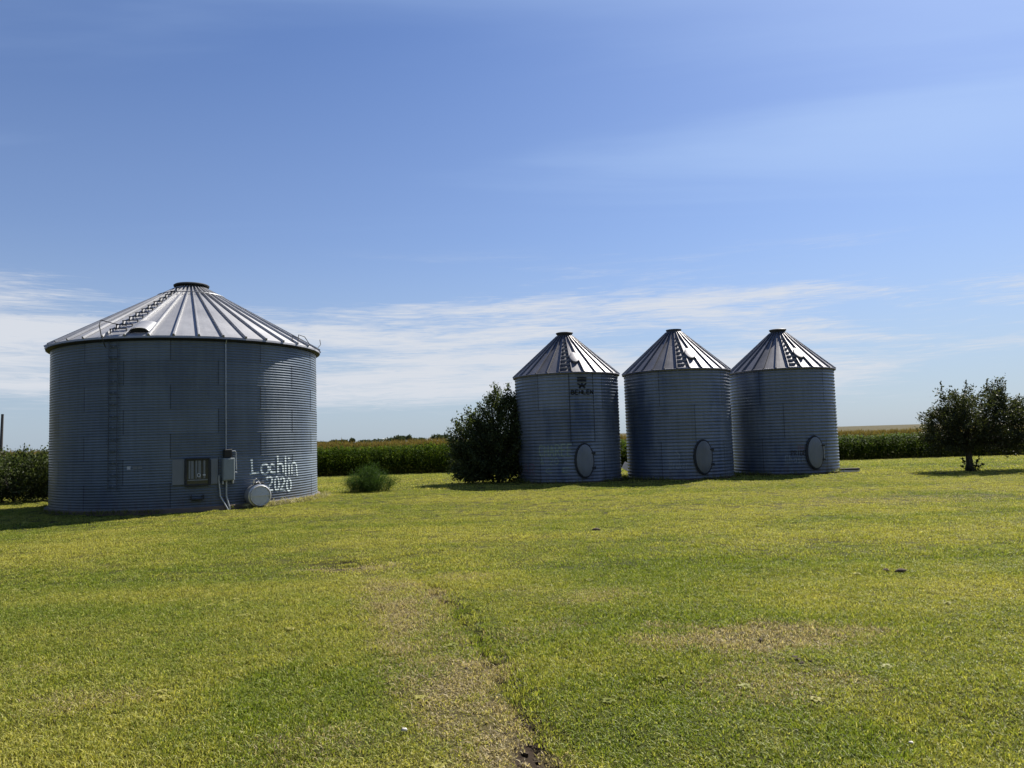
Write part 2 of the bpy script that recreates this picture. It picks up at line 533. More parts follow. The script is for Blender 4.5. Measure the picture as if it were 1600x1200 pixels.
# ------------------------------------------------------------------ scattering (for uncountable stuff only)
def scatter(name, pts, rot, sc, pick, sources, extra, label, cat):
    col = bpy.data.collections.new(name + '_sources')
    for i, me in enumerate(sources):
        col.objects.link(bpy.data.objects.new('%s_%02d' % (name, i), me))
    me = bpy.data.meshes.new(name)
    me.vertices.add(len(pts))
    me.vertices.foreach_set('co', np.asarray(pts, np.float32).ravel())
    for nm, typ, arr in [('rot', 'FLOAT_VECTOR', rot), ('sc', 'FLOAT_VECTOR', sc), ('pick', 'INT', pick)] + [(k, 'FLOAT', v) for k, v in extra.items()]:
        at = me.attributes.new(nm, typ, 'POINT')
        at.data.foreach_set('vector' if typ == 'FLOAT_VECTOR' else 'value', np.asarray(arr).ravel().astype(np.int32 if typ == 'INT' else np.float32))
    me.update()
    o = link(name, me)
    ng = bpy.data.node_groups.new(name + '_nodes', 'GeometryNodeTree')
    ng.interface.new_socket('Geometry', in_out='INPUT', socket_type='NodeSocketGeometry')
    ng.interface.new_socket('Geometry', in_out='OUTPUT', socket_type='NodeSocketGeometry')
    N, L = ng.nodes, ng.links
    gi, go = N.new('NodeGroupInput'), N.new('NodeGroupOutput')
    ci = N.new('GeometryNodeCollectionInfo')
    ci.inputs['Collection'].default_value = col
    ci.inputs['Separate Children'].default_value = True
    ci.inputs['Reset Children'].default_value = True
    ip = N.new('GeometryNodeInstanceOnPoints')
    ip.inputs['Pick Instance'].default_value = True

    def na(nm, typ):
        a = N.new('GeometryNodeInputNamedAttribute')
        a.data_type = typ
        a.inputs['Name'].default_value = nm
        return a.outputs['Attribute']
    L.new(gi.outputs[0], ip.inputs['Points'])
    L.new(ci.outputs[0], ip.inputs['Instance'])
    L.new(na('pick', 'INT'), ip.inputs['Instance Index'])
    L.new(na('rot', 'FLOAT_VECTOR'), ip.inputs['Rotation'])
    L.new(na('sc', 'FLOAT_VECTOR'), ip.inputs['Scale'])
    L.new(ip.outputs[0], go.inputs[0])
    md = o.modifiers.new('scatter', 'NODES')
    md.node_group = ng
    return tag(o, label, cat, None, 'stuff')


def add_attr(me, name, vals):
    at = me.attributes.new(name, 'FLOAT', 'POINT')
    at.data.foreach_set('value', np.asarray(vals, np.float32))


def grass_mat():
    m, t = new_mat('grass_blade')
    r = t.attr('rnd')
    tone = t.math('ADD', t.attr('tone', 'INSTANCER'), t.math('MULTIPLY', t.math('SUBTRACT', r, 0.5), 0.75), clamp=True)
    c = t.mix(tone, (0.175, 0.23, 0.026), (0.43, 0.40, 0.09))
    dry = t.math('MULTIPLY_ADD', t.attr('dry', 'INSTANCER'), 1.25, -0.05)
    dm = t.step(t.math('SUBTRACT', dry, r), -0.06, 0.06)
    c = t.mix(dm, c, t.mix(t.attr('rnd2'), (0.27, 0.215, 0.105), (0.52, 0.43, 0.26)))
    c = t.mix(t.math('MULTIPLY', t.step(t.attr('rnd2'), 0.90, 0.97), 0.6), c, (0.42, 0.38, 0.17))
    vv = t.math('MULTIPLY_ADD', t.attr('rnd2'), 0.9, 0.45)
    c = t.mix(1.0, c, t.n('ShaderNodeCombineXYZ', ins={0: vv, 1: vv, 2: vv}).outputs[0], 'MULTIPLY')
    p = principled(t, Base_Color=c, Roughness=0.55, Specular_IOR_Level=0.25)
    tr = t.n('ShaderNodeBsdfTranslucent', ins={0: t.mix(1.0, c, (1.2, 1.2, 0.75), 'MULTIPLY')}).outputs[0]
    finish(t, t.n('ShaderNodeMixShader', ins={0: 0.42, 1: p, 2: tr}).outputs[0])
    return m


def tuft(k, n, rad, hmin, hmax, wid, mat):
    rg = np.random.default_rng(100 + k)
    v, f, r1, r2 = [], [], [], []
    for i in range(n):
        a, rr = rg.uniform(0, 6.283), rad * math.sqrt(rg.uniform())
        bx, by = rr * math.cos(a), rr * math.sin(a)
        h = rg.uniform(hmin, hmax)
        d = rg.uniform(0, 6.283)
        lean = abs(rg.normal(1.3, .6)) * h
        dx, dy = math.cos(d), math.sin(d)
        w = wid * rg.uniform(.7, 1.3)
        o = rg.uniform(0, 6.283)
        sx, sy = math.cos(o) * w / 2, math.sin(o) * w / 2
        b = len(v)
        v += [(bx - sx, by - sy, -.01), (bx + sx, by + sy, -.01),
              (bx + dx * lean * .4 - sx * .85, by + dy * lean * .4 - sy * .85, h * .62), (bx + dx * lean * .4 + sx * .85, by + dy * lean * .4 + sy * .85, h * .62),
              (bx + dx * lean, by + dy * lean, h)]
        f += [(b, b + 1, b + 3, b + 2), (b + 2, b + 3, b + 4)]
        r1 += [rg.uniform()] * 5
        r2 += [rg.uniform()] * 5
    me = mesh_data('grass_tuft', v, f, mat)
    add_attr(me, 'rnd', r1)
    add_attr(me, 'rnd2', r2)
    return me


def rosette(mat):
    rg = np.random.default_rng(77)
    v, f, r1 = [], [], []
    for i in range(9):
        a, ln = i * .72 + rg.normal(0, .15), rg.uniform(.03, .055)
        d, w = np.array((math.cos(a), math.sin(a), 0)), ln * .26
        sd = np.array((-d[1], d[0], 0))
        b = len(v)
        for t, k, z in ((.05, .3, .004), (.4, .8, .018), (.75, 1.0, .02), (1.0, .15, .012)):
            v += [tuple(d * ln * t - sd * w * k + np.array((0, 0, z))), tuple(d * ln * t + sd * w * k + np.array((0, 0, z)))]
        f += [(b + 2 * q, b + 2 * q + 1, b + 2 * q + 3, b + 2 * q + 2) for q in range(3)]
        r1 += [.97] * 8
    me = mesh_data('weed_rosette', v, f, mat)
    add_attr(me, 'rnd', r1)
    add_attr(me, 'rnd2', [.4] * len(v))
    return me


PADS = [(-10.213, 23.67, 4.0), (2.12, 29.1, 2.12), (6.4, 29.0, 2.12), (10.87, 30.1, 2.12)]


def make_grass():
    gm = grass_mat()
    src = [tuft(i, 105, .12, .008, .024, .0062, gm) for i in range(6)] + [rosette(gm)] + [tuft(10 + i, 150, .20, .008, .024, .0085, gm) for i in range(4)] + [tuft(20 + i, 130, .42, .010, .030, .016, gm) for i in range(3)]
    P, PK = [], []
    for y0, y1, dens, lo, hi in ((2.2, 6, 125, 0, 7), (6, 9.5, 105, 0, 7), (9.5, 16, 30, 7, 11), (16, 26, 16, 7, 11), (26, 57.6, 6, 11, 14)):
        wmax = .78 * y1 + 3
        cell = 1 / math.sqrt(dens)
        gx, gy = np.meshgrid(np.arange(-wmax, wmax, cell), np.arange(y0, y1, cell))
        x = gx.ravel() + RNG.uniform(0, cell, gx.size)      # one tuft per cell, so no bald spots
        y = gy.ravel() + RNG.uniform(0, cell, gx.size)
        k = np.abs(x) < .78 * y + 2.5
        for cx, cy, r in PADS:
            k &= (x - cx) ** 2 + (y - cy) ** 2 > (r + .1) ** 2
        P.append(np.stack([x[k], y[k]], 1))
        pk = RNG.integers(lo, hi - (1 if lo == 0 else 0), k.sum())
        if lo == 0:
            pk[RNG.uniform(size=len(pk)) < .006] = 6         # a broad-leaved weed here and there
        PK.append(pk)
    P, PK = np.concatenate(P), np.concatenate(PK)
    dry, soil, tone = lawn_maps(P[:, 0], P[:, 1])
    keep = RNG.uniform(size=len(P)) > np.clip(soil * 1.1, 0, .75) + dry * .05
    P, PK, dry, tone = P[keep], PK[keep], dry[keep], tone[keep]
    n = len(P)
    tone = np.clip(.46 + (tone - .5) * 1.05 + RNG.normal(0, .13, n), 0, 1)
    z = ground_z(P[:, 0], P[:, 1])
    clump = fnoise(P[:, 0] * 1.1, P[:, 1] * 1.1, 31, 3)
    s = (.8 + .5 * sstep(clump, .25, .8)) * (1 - .25 * dry)
    sc = np.stack([np.ones(n), np.ones(n), s], 1) * RNG.uniform(.85, 1.15, (n, 1))
    rot = np.stack([RNG.normal(0, .06, n), RNG.normal(0, .06, n), RNG.uniform(0, 6.283, n)], 1)
    scatter('grass', np.column_stack([P, z]), rot, sc, PK, src, {'dry': dry, 'tone': tone}, 'short mown lawn grass, green to straw yellow, filling the foreground', 'grass')


make_grass()


# ------------------------------------------------------------------ corn
def corn_plant(k, mat):
    rg = np.random.default_rng(300 + k)
    v, f, r, tp = [], [], [], []

    def strip(pts, side, ws, tipv):
        b = len(v)
        c = rg.uniform()
        for p, w in zip(pts, ws):
            v.append(tuple(p - side * w))
            v.append(tuple(p + side * w))
        for i in range(len(pts) - 1):
            f.append((b + 2 * i, b + 2 * i + 1, b + 2 * i + 3, b + 2 * i + 2))
        r.extend([c] * (2 * len(pts)))
        tp.extend([tipv] * (2 * len(pts)))
    H = 2.05
    for a in (0, 1.57):
        strip([np.array((0, 0, 0.)), np.array((.01, 0, H * .5)), np.array((0, .01, H))], np.array((math.cos(a), math.sin(a), 0)), (.016, .013, .007), 0.12)
    base = rg.uniform(0, 6.283)
    nl = 11
    for i in range(nl):
        z0 = .25 + (H - .35) * i / (nl - 1)
        a = base + math.pi * i + rg.normal(0, .35)
        ln = rg.uniform(.5, .8) * (1 - .35 * abs(i - 6) / 6)
        d = np.array((math.cos(a), math.sin(a), 0))
        side = np.array((-d[1], d[0], 0))
        rise, droop = rg.uniform(.25, .5), rg.uniform(.2, .75)
        pts = [np.array((0, 0, z0)) + d * ln * s + np.array((0, 0, 1)) * (rise * math.sin(s * 1.9) * .8 - droop * s ** 3) * ln for s in (0, .25, .5, .78, 1)]
        strip(pts, side, (.026, .052, .05, .033, .004), 0.2 if i < 2 else 0.0)
    for i in range(9):
        a, lean = rg.uniform(0, 6.283), rg.uniform(.02, .14)
        d = np.array((math.cos(a), math.sin(a), 0))
        z0 = H + rg.uniform(-.02, .08)
        strip([np.array((0, 0, z0)), d * lean * .6 + np.array((0, 0, z0 + .14)), d * lean + np.array((0, 0, z0 + rg.uniform(.2, .32)))], np.array((-d[1], d[0], 0)), (.006, .009, .004), 1.0)
    me = mesh_data('corn_plant', v, f, mat)
    add_attr(me, 'rnd', r)
    add_attr(me, 'tip', tp)
    return me


def make_corn():
    src = [corn_plant(i, M['corn']) for i in range(6)]
    pts, sx = [], []
    for row in range(26):
        y = 57.8 + row * .76
        xs = np.arange(-68, 78, .19 if row < 8 else .24)
        xs = xs + RNG.normal(0, .03, len(xs))
        ys = y + .028 * (xs + 15) * 1.0 * .5 + RNG.normal(0, .03, len(xs))
        pts.append(np.stack([xs, ys], 1))
    P = np.concatenate(pts)
    n = len(P)
    hz = np.interp(P[:, 0], [-40, -5, 25, 60], [1.09, 1.06, .91, .88]) * (.92 + .16 * fnoise(P[:, 0] * .4, P[:, 1] * .4, 41, 2)) * RNG.normal(1, .035, n)
    sc = np.stack([RNG.uniform(.9, 1.15, n), RNG.uniform(.9, 1.15, n), hz], 1)
    rot = np.stack([RNG.normal(0, .04, n), RNG.normal(0, .04, n), RNG.uniform(0, 6.283, n)], 1)
    scatter('corn_field', np.column_stack([P, np.full(n, -.8)]), rot, sc, RNG.integers(0, 6, n), src, {}, 'tall green corn with tan tassels standing beyond the lawn and bins', 'corn')
    m, t = new_mat('corn_canopy')
    pos = t.n('ShaderNodeNewGeometry').outputs['Position']
    a = t.noise(t.vmath('MULTIPLY', pos, (0.6, 0.6, 3.0)), 3.0, 6, 0.75)
    b = t.noise(pos, 0.02, 3, 0.6)
    c = t.mix(t.step(a, 0.35, 0.7), (0.035, 0.033, 0.009), (0.095, 0.068, 0.026))
    c = t.mix(t.math('MULTIPLY', b, 0.5), c, (0.055, 0.048, 0.014))
    finish(t, principled(t, Base_Color=c, Roughness=0.9, Specular_IOR_Level=0.1))

    def cz(x, y):
        z = np.interp(y, [74, 120, 300, 800, 1500, 2600], [1.22, 1.28, 1.5, 1.55, 0.6, -2.0])
        z = z + sstep(x, -60, 120) * np.interp(y, [74, 120, 300, 700, 2600], [-.2, -.05, .45, 1.4, 1.2])
        return z + (fnoise(x * .9, y * .9, 44, 3) - .5) * .35
    X = axis([(-1800, -300, 20), (-300, -80, 60), (-80, 110, 300), (110, 320, 60), (320, 1800, 20)])
    Y = axis([(75.5, 110, 70), (110, 300, 80), (300, 1500, 60), (1500, 2600, 4)])
    g = grid_object('distant_crop_field', X, Y, cz, m)
    tag(g, 'far corn canopy of tan tassels running to the horizon', 'crop field', None, 'stuff')


make_corn()


# ------------------------------------------------------------------ grain bins
class Bin:
    def __init__(s, R, A, pitch, z0, ring_h, rings, sheets, off, stagger, mat):
        s.__dict__.update(R=R, A=A, pitch=pitch, z0=z0, ring_h=ring_h, rings=rings, sheets=sheets, off=off, stagger=stagger, mat=mat)
        s.top = z0 + ring_h * rings

    def wall_r(s, z):
        return s.R + s.A * math.cos(2 * math.pi * (z - s.z0) / s.pitch)

    def sheet_mesh(s, ang, h, dr=0.0, lap=0.02):
        nc = int(round(h / s.pitch)) * 6
        na = max(6, int(math.degrees(ang) / 3.2))
        v, f, uv = [], [], []
        for j in range(nc + 1):
            zz = h * j / nc
            r0 = s.R + s.A * math.cos(2 * math.pi * zz / s.pitch) + dr
            for i in range(na + 1):
                u = i / na
                an = u * (ang + lap)
                r = r0 + .005 * (1 - u)
                v.append((r * math.cos(an), r * math.sin(an), zz))
                uv.append((u * ang * s.R, zz))
        for j in range(nc):
            for i in range(na):
                a = j * (na + 1) + i
                f.append((a, a + 1, a + na + 2, a + na + 1))
        me = mesh_data('wall_sheet', v, f, s.mat, True)
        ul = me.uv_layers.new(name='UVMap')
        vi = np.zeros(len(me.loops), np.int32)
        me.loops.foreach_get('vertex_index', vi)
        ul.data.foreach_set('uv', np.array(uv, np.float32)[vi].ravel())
        return me

    def walls(s, root):
        ang = 2 * math.pi / s.sheets
        me = s.sheet_mesh(ang, s.ring_h)
        for k in range(s.rings):            # k = 0 at the top
            o0 = s.off + (s.stagger if k % 2 else 0.0)
            for i in range(s.sheets):
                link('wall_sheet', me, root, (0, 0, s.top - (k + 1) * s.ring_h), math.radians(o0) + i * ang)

    def roof(s, root, n, ro, zo, ri, zi, rib_w, rib_h, mat, off, lip=.05):
        half = math.pi / n
        sl = Vector((ro - ri, 0, zo - zi))
        L = sl.length
        sl.normalize()
        nrm = Vector((-sl.z, 0, sl.x))
        if nrm.z < 0:
            nrm = -nrm
        mb = MB()
        vs, fs = [], []
        nr = 8
        for j in range(nr + 1):
            r = ri + (ro - ri) * j / nr
            z = zi + (zo - zi) * j / nr
            for k, a in enumerate((-half, -half * .35, half * .35, half)):
                rr = r * math.cos(half) / math.cos(a)
                vs.append((rr * math.cos(a), rr * math.sin(a), z + (.006 if 0 < k < 3 else 0)))
        for j in range(nr):
            for i in range(3):
                a = j * 4 + i
                fs.append((a, a + 4, a + 5, a + 1))
        b = len(vs)
        for i in range(4):
            p = vs[nr * 4 + i]
            vs.append((p[0] * 1.002, p[1] * 1.002, p[2] - lip))
        for i in range(3):
            fs.append((nr * 4 + i, b + i, b + i + 1, nr * 4 + i + 1))
        mb.add(vs, fs)
        # standing rib along the +half edge
        e = Vector((math.cos(half), math.sin(half), 0))
        tg = Vector((-e.y, e.x, 0))
        rs, qs = [], []
        for r, z, w in ((ri, zi, rib_w * .55), (ro + .012, zo - .003, rib_w)):
            p = e * r + Vector((0, 0, z))
            up = Vector((e.x * nrm.x, e.y * nrm.x, nrm.z))
            rs += [p - tg * w / 2 + up * .003, p - tg * w * .28 + up * rib_h, p + tg * w * .28 + up * rib_h, p + tg * w / 2 + up * .003]
        qs = [(0, 1, 5, 4), (1, 2, 6, 5), (2, 3, 7, 6), (4, 5, 6, 7), (0, 3, 2, 1)]
        mb.add(rs, qs)
        me = mesh_data('roof_panel', mb.v, mb.f, mat)
        for i in range(n):
            link('roof_panel', me, root, (0, 0, 0), math.radians(off) + 2 * math.pi * i / n)
        return sl, nrm

    def ribbon(s, strokes, width, lift=.007, soft=0.0):
        """paint strokes laid on the corrugated wall; strokes are (angle deg, height) lists in bin space"""
        mb = MB()
        for st in strokes:
            P = [Vector((math.radians(a) * s.R, z)) for a, z in st]
            out = [P[0]]
            for a, b in zip(P, P[1:]):
                m = max(1, int((b - a).length / (s.pitch / 7)))
                out += [a.lerp(b, i / m) for i in range(1, m + 1)]
            n = len(out)
            nc = 5
            vs, fs = [], []
            for i, p in enumerate(out):
                t = (out[min(i + 1, n - 1)] - out[max(i - 1, 0)])
                t.normalize()
                nn = Vector((-t.y, t.x))
                w = width * (1 + soft * (random.random() - .5))
                for k in range(nc + 1):
                    q = p + nn * w * (k / nc - .5)
                    an, r = q.x / s.R, s.wall_r(q.y) + lift
                    vs.append((r * math.cos(an), r * math.sin(an), q.y))
            for i in range(n - 1):
                for k in range(nc):
                    a = i * (nc + 1) + k
                    fs.append((a, a + 1, a + nc + 2, a + nc + 1))
            mb.add(vs, fs)
        return mb


GLYPH = {
    'B': [[(0, 0), (0, 1)], [(0, 1), (.6, .95), (.75, .75), (.55, .54), (0, .52)], [(.1, .52), (.7, .48), (.9, .25), (.7, .03), (0, 0)]],
    'E': [[(0, 0), (0, 1)], [(0, 1), (.85, 1)], [(0, .52), (.7, .52)], [(0, 0), (.85, 0)]],
    'H': [[(0, 0), (0, 1)], [(.85, 0), (.85, 1)], [(0, .5), (.85, .5)]],
    'L': [[(0, 1), (0, 0)], [(0, 0), (.8, 0)]],
    'N': [[(0, 0), (0, 1)], [(0, 1), (.85, 0)], [(.85, 0), (.85, 1)]],
    'C': [[(.85, .85), (.5, 1), (.15, .85), (0, .5), (.15, .15), (.5, 0), (.85, .15)]],
    'A': [[(0, 0), (.42, 1)], [(.42, 1), (.85, 0)], [(.15, .38), (.7, .38)]],
    'R': [[(0, 0), (0, 1)], [(0, 1), (.6, .97), (.8, .76), (.55, .53), (0, .5)], [(.3, .5), (.85, 0)]],
    'K': [[(0, 0), (0, 1)], [(.8, 1), (0, .45)], [(.25, .6), (.85, 0)]],
    'T': [[(.42, 0), (.42, 1)], [(0, 1), (.85, 1)]],
    'S': [[(.8, .88), (.45, 1), (.08, .82), (.2, .58), (.65, .44), (.82, .2), (.45, 0), (.05, .12)]],
    'P': [[(0, 0), (0, 1)], [(0, 1), (.65, .97), (.82, .74), (.6, .5), (0, .47)]],
    'I': [[(.4, 0), (.4, 1)]],
    'D': [[(0, 0), (0, 1)], [(0, 1), (.5, .95), (.82, .6), (.8, .35), (.5, .04), (0, 0)]],
    '&': [[(.85, 0), (.15, .75), (.4, 1), (.6, .78), (.05, .25), (.35, 0), (.85, .4)]],
    '2': [[(.05, .8), (.3, 1), (.7, .9), (.7, .65), (.05, 0), (.85, 0)]],
    '0': [[(.42, 1), (.1, .8), (.02, .5), (.1, .2), (.42, 0), (.74, .2), (.82, .5), (.74, .8), (.42, 1)]],
    'a': [[(.75, .5), (.4, .6), (.05, .35), (.15, .05), (.5, .03), (.75, .3)], [(.75, .6), (.78, 0)]],
    'r': [[(.1, .6), (.12, 0)], [(.12, .4), (.4, .62), (.7, .55)]],
    'e': [[(.05, .32), (.75, .36), (.6, .58), (.3, .6), (.05, .35), (.2, .03), (.75, .08)]],
    'k': [[(.1, 1), (.1, 0)], [(.7, .62), (.12, .28)], [(.3, .38), (.75, 0)]],
    's': [[(.7, .55), (.3, .6), (.15, .42), (.6, .25), (.5, .03), (.08, .05)]],
    'h': [[(.1, 1), (.1, 0)], [(.1, .4), (.4, .62), (.68, .45), (.7, 0)]],
}


def text_strokes(txt, a0, a1, z0, z1, wob=0.0, tilt=0.0):
    out = []
    n = len(txt)
    cw = (a1 - a0) / n
    for i, ch in enumerate(txt):
        dz = random.uniform(-wob, wob) + tilt * i
        for st in GLYPH.get(ch, []):
            out.append([(a0 + cw * (i + .08 + .84 * x), z0 + (z1 - z0) * y + dz) for x, y in st])
    return out


def pol(r, deg, z=0.0):
    a = math.radians(deg)
    return Vector((r * math.cos(a), r * math.sin(a), z))


def wall_frame(R, deg, z):
    """matrix at a wall point: x = along the wall to the right seen from outside, y = outward, z = up"""
    a = math.radians(deg)
    m = Matrix(((-math.sin(a), math.cos(a), 0, R * math.cos(a)), (math.cos(a), math.sin(a), 0, R * math.sin(a)), (0, 0, 1, z), (0, 0, 0, 1)))
    return m


def curved_plate(R, a0, a1, z0, z1, thick=.012):
    mb = MB()
    n = 8
    vs, fs = [], []
    for i in range(n + 1):
        a = a0 + (a1 - a0) * i / n
        for r, z in ((R, z0), (R + thick, z0), (R + thick, z1), (R, z1)):
            vs.append(pol(r, a, z))
    for i in range(n):
        for k in range(4):
            k2 = (k + 1) % 4
            fs.append((i * 4 + k, i * 4 + 4 + k, i * 4 + 4 + k2, i * 4 + k2))
    fs += [(3, 2, 1, 0), (n * 4, n * 4 + 1, n * 4 + 2, n * 4 + 3)]
    return mb.add(vs, fs)


LOCHLIN = [[(-42.97, 1.342), (-42.65, 0.945)], [(-43.84, 0.919), (-39.46, 0.956)],
           [(-36.73 + 1.84 * math.cos(k * math.pi / 8), 1.036 + .145 * math.sin(k * math.pi / 8)) for k in range(17)],
           [(-31.66, 1.119), (-33.22, 1.154), (-34.2, 1.081), (-34.21, 0.99), (-32.97, 0.916), (-31.26, 0.915)],
           [(-30.01, 1.391), (-29.93, 0.897)], [(-29.75, 1.128), (-28.37, 1.167), (-27.12, 1.12), (-26.84, 0.886)], [(-25.45, 1.381), (-25.39, 0.803)],
           [(-23.27, 1.155), (-23.17, 0.81)], [(-23.31, 1.32), (-23.25, 1.265)], [(-21.3, 1.134), (-21.25, 0.818)], [(-21.3, 1.11), (-19.77, 1.185), (-18.09, 1.109), (-17.47, 0.772)],
           [(-35.87, 0.723), (-35.46, 0.789), (-34.37, 0.815), (-33.14, 0.757), (-33.29, 0.651), (-35.77, 0.434), (-32.62, 0.411)],
           [(-30.56 + 1.12 * math.cos(k * math.pi / 8), .592 + .192 * math.sin(k * math.pi / 8)) for k in range(17)],
           [(-28.45, 0.691), (-28.13, 0.744), (-27.18, 0.763), (-26.13, 0.697), (-26.41, 0.605), (-28.65, 0.399), (-25.63, 0.383)],
           [(-23.38 + 1.4 * math.cos(k * math.pi / 8), .529 + .175 * math.sin(k * math.pi / 8)) for k in range(17)]]


def big_bin():
    root = thing('grain_bin', 'wide squat grey grain bin with Lochlin 2020 sprayed in white on its side', 'grain bin', (-10.213, 23.67, 0), 0, 'corrugated steel grain bins')
    z0 = .12
    rh = (4.74 - z0) / 7
    b = Bin(3.84, .0078, rh / 9, z0, rh, 7, 10, -74.6, 18.0, M['zinc_big'])
    b.walls(root)
    MB().lathe([(3.8, -.15), (3.95, -.15), (3.95, .10), (3.935, .118), (3.6, .12)], 72).build('foundation_pad', M['concrete'], root)
    # roof
    ro, zo, ri, zi = 3.975, 4.73, .46, 6.76
    sl, nrm = b.roof(root, 40, ro, zo, ri, zi, .075, .062, M['zinc_roof'], -95.5, .055)
    MB().lathe([(3.835, 4.66), (3.86, 4.66), (3.97, 4.69), (3.97, 4.665), (3.86, 4.62)], 72).build('eave_ring', M['dark'], root)
    MB().lathe([(.44, 6.70), (.44, 6.86), (.53, 6.86), (.54, 6.90), (.50, 6.93), (.2, 6.985), (.001, 6.99)], 40).build('roof_cap', M['dark'], root, True)
    rr = 1.0
    zr = zi + (zo - zi) * (rr - ri) / (ro - ri) + .075
    MB().tube([pol(rr, k * 9, zr) for k in range(40)], .014, 6, closed=True).build('roof_ring', M['trim'], root)
    # roof ladder: steps up one panel
    up0 = Vector(nrm)
    lad = None
    for i in range(12):
        f = .06 + .84 * i / 11
        r = ro + (ri - ro) * f
        z = zo + (zi - zo) * f
        a = -95.5
        w = min(.24, r * math.tan(math.pi / 40) * .9)
        m = wall_frame(r, a, z)
        mb = MB()
        mb.box((0, .0, .12), (2 * w, .055, .018))
        for sgn in (-1, 1):
            mb.box((sgn * (w - .012), 0, .055), (.022, .03, .13))
        mb.xf(m)
        o = mb.build('roof_step', M['dark'], root)
    # roof hatch beside the steps, its curved lid propped up
    r, f = 3.55, (ro - 3.55) / (ro - ri)
    z = zo + (zi - zo) * f
    tl = math.atan2(zi - zo, ro - ri)
    m = wall_frame(r, -86.5, z) @ Matrix.Rotation(-tl, 4, 'X')
    mb = MB()
    n = 14
    vs, fs = [], []
    for i in range(n + 1):
        a = math.pi * i / n
        for yy, k in ((-.30, .75), (.30, 1.0)):
            vs.append((.27 * math.cos(a) * (.9 + .1 * k), yy, .02 + .15 * k * math.sin(a)))
    for i in range(n):
        fs.append((2 * i, 2 * i + 2, 2 * i + 3, 2 * i + 1))
    mb.add(vs, fs)
    mb.xf(m)
    hatch = mb.build('roof_hatch', M['zinc_roof'], root, True)
    mb = MB()
    mb.add([(.245 * math.cos(math.pi * i / n), .285, .018 + .13 * math.sin(math.pi * i / n)) for i in range(n + 1)], [tuple(range(n + 1))])
    mb.xf(m)
    mb.build('opening', M['black'], hatch)
    # wall ladder with rails, and its grab rail at the eave
    rails = MB()
    for a in (-98.2, -94.6):
        rails.tube([pol(3.89, a, .62), pol(3.89, a, 4.62)], .012, 6)
        for zz in (.9, 2.0, 3.1, 4.2):
            rails.tube([pol(3.84, a, zz), pol(3.93, a, zz)], .012, 5)
    lad = rails.build('ladder', M['trim_dark'], root)
    for k in range(13):
        zz = .75 + k * .31
        MB().tube([pol(3.89, -98.2, zz), pol(3.89, -94.6, zz)], .010, 6).build('rung', M['trim_dark'], lad)
        MB().tube([pol(3.905, -96.3, zz), pol(3.905, -95.9, zz)], .018, 6).build('rung_clip', M['plate'], lad)
    MB().tube([pol(3.95, -99.0, 4.45), pol(4.06, -99.6, 4.75), pol(4.02, -101, 5.05), pol(3.85, -102.5, 5.22), pol(3.6, -99.5, 5.15), pol(3.35, -96, 5.12)], .014, 6).build('grab_rail', M['dark'], root)
    # bent hooks at the right-hand eave
    for pts in ([pol(3.9, -17, 4.80), pol(3.85, -15, 5.06), pol(3.9, -11, 5.03), pol(3.98, -8, 4.79)], [pol(3.85, -20, 4.82), pol(3.75, -18, 5.02), pol(3.9, -12, 4.9)], [pol(3.97, 2, 4.75), pol(4.02, 9, 4.95), pol(3.98, 13, 5.15)]):
        MB().tube(pts, .012, 6).build('eave_hook', M['dark'], root)
    # unloading panel: two plates and a framed pane
    curved_plate(3.855, -73.7, -69.3, .73, 1.41, .03).build('cover_plate', M['plate'], root)
    curved_plate(3.855, -59.5, -56.9, .71, 1.39, .03).build('cover_plate', M['plate'], root)
    fr = MB()
    m = wall_frame(3.86, -64.45, 1.055)
    for c, s in (((-.29, .03, 0), (.045, .08, .74)), ((.29, .03, 0), (.045, .08, .74)), ((0, .03, .35), (.535, .078, .045)), ((0, .03, -.35), (.535, .078, .045))):
        fr.box(c, s, None, .006)
    frame = fr.xf(m).build('window_frame', M['dark'], root)
    mb = MB()
    mb.box((0, .012, 0), (.535, .012, .655))
    mb.xf(m).build('pane', M['glass'], frame)
    for k, x in enumerate((-.2, -.13, -.03, .05, .17)):
        mb = MB()
        mb.box((x, .022, .06), (.045 + .02 * (k % 2), .008, .48))
        mb.xf(m).build('streaked_slat', M['plate'], frame)
    mb = MB()
    mb.box((0, .03, -.22), (.5, .02, .03))
    mb.xf(m).build('cross_bar', M['plate'], frame)
    mb = MB()
    mb.tube([(.03 + .04 * math.cos(k * math.pi / 6), .045, -.09 + .045 * math.sin(k * math.pi / 6)) for k in range(12)], .011, 6, closed=True)
    mb.xf(m).build('gauge_ring', M['label'], frame)
    mb = MB()
    mb.box((.165, .04, -.09), (.07, .012, .035), None, .003)
    mb.xf(m).build('tag_plate', M['label'], frame)
    mb = MB()
    mb.box((0, .06, 0), (.34, .14, .03), None, .005).box((.15, .05, .05), (.03, .12, .12)).box((-.15, .05, .05), (.03, .12, .12))
    mb.xf(wall_frame(3.85, -64.6, .33)).build('unload_bracket', M['dark'], root)
    for a0, a1, k in ((-90.7, -89.3, 'label'), (-88.4, -86.8, 'plate'), (-86.5, -84.9, 'plate')):
        curved_plate(3.853, a0, a1, 1.18, 1.265, .004).build('label_plate', M[k], root)
    b.ribbon(LOCHLIN, .058, .012, .45).build('painted_lettering', M['paint_white'], root)['label'] = 'white sprayed words Lochlin 2020'


big_bin()


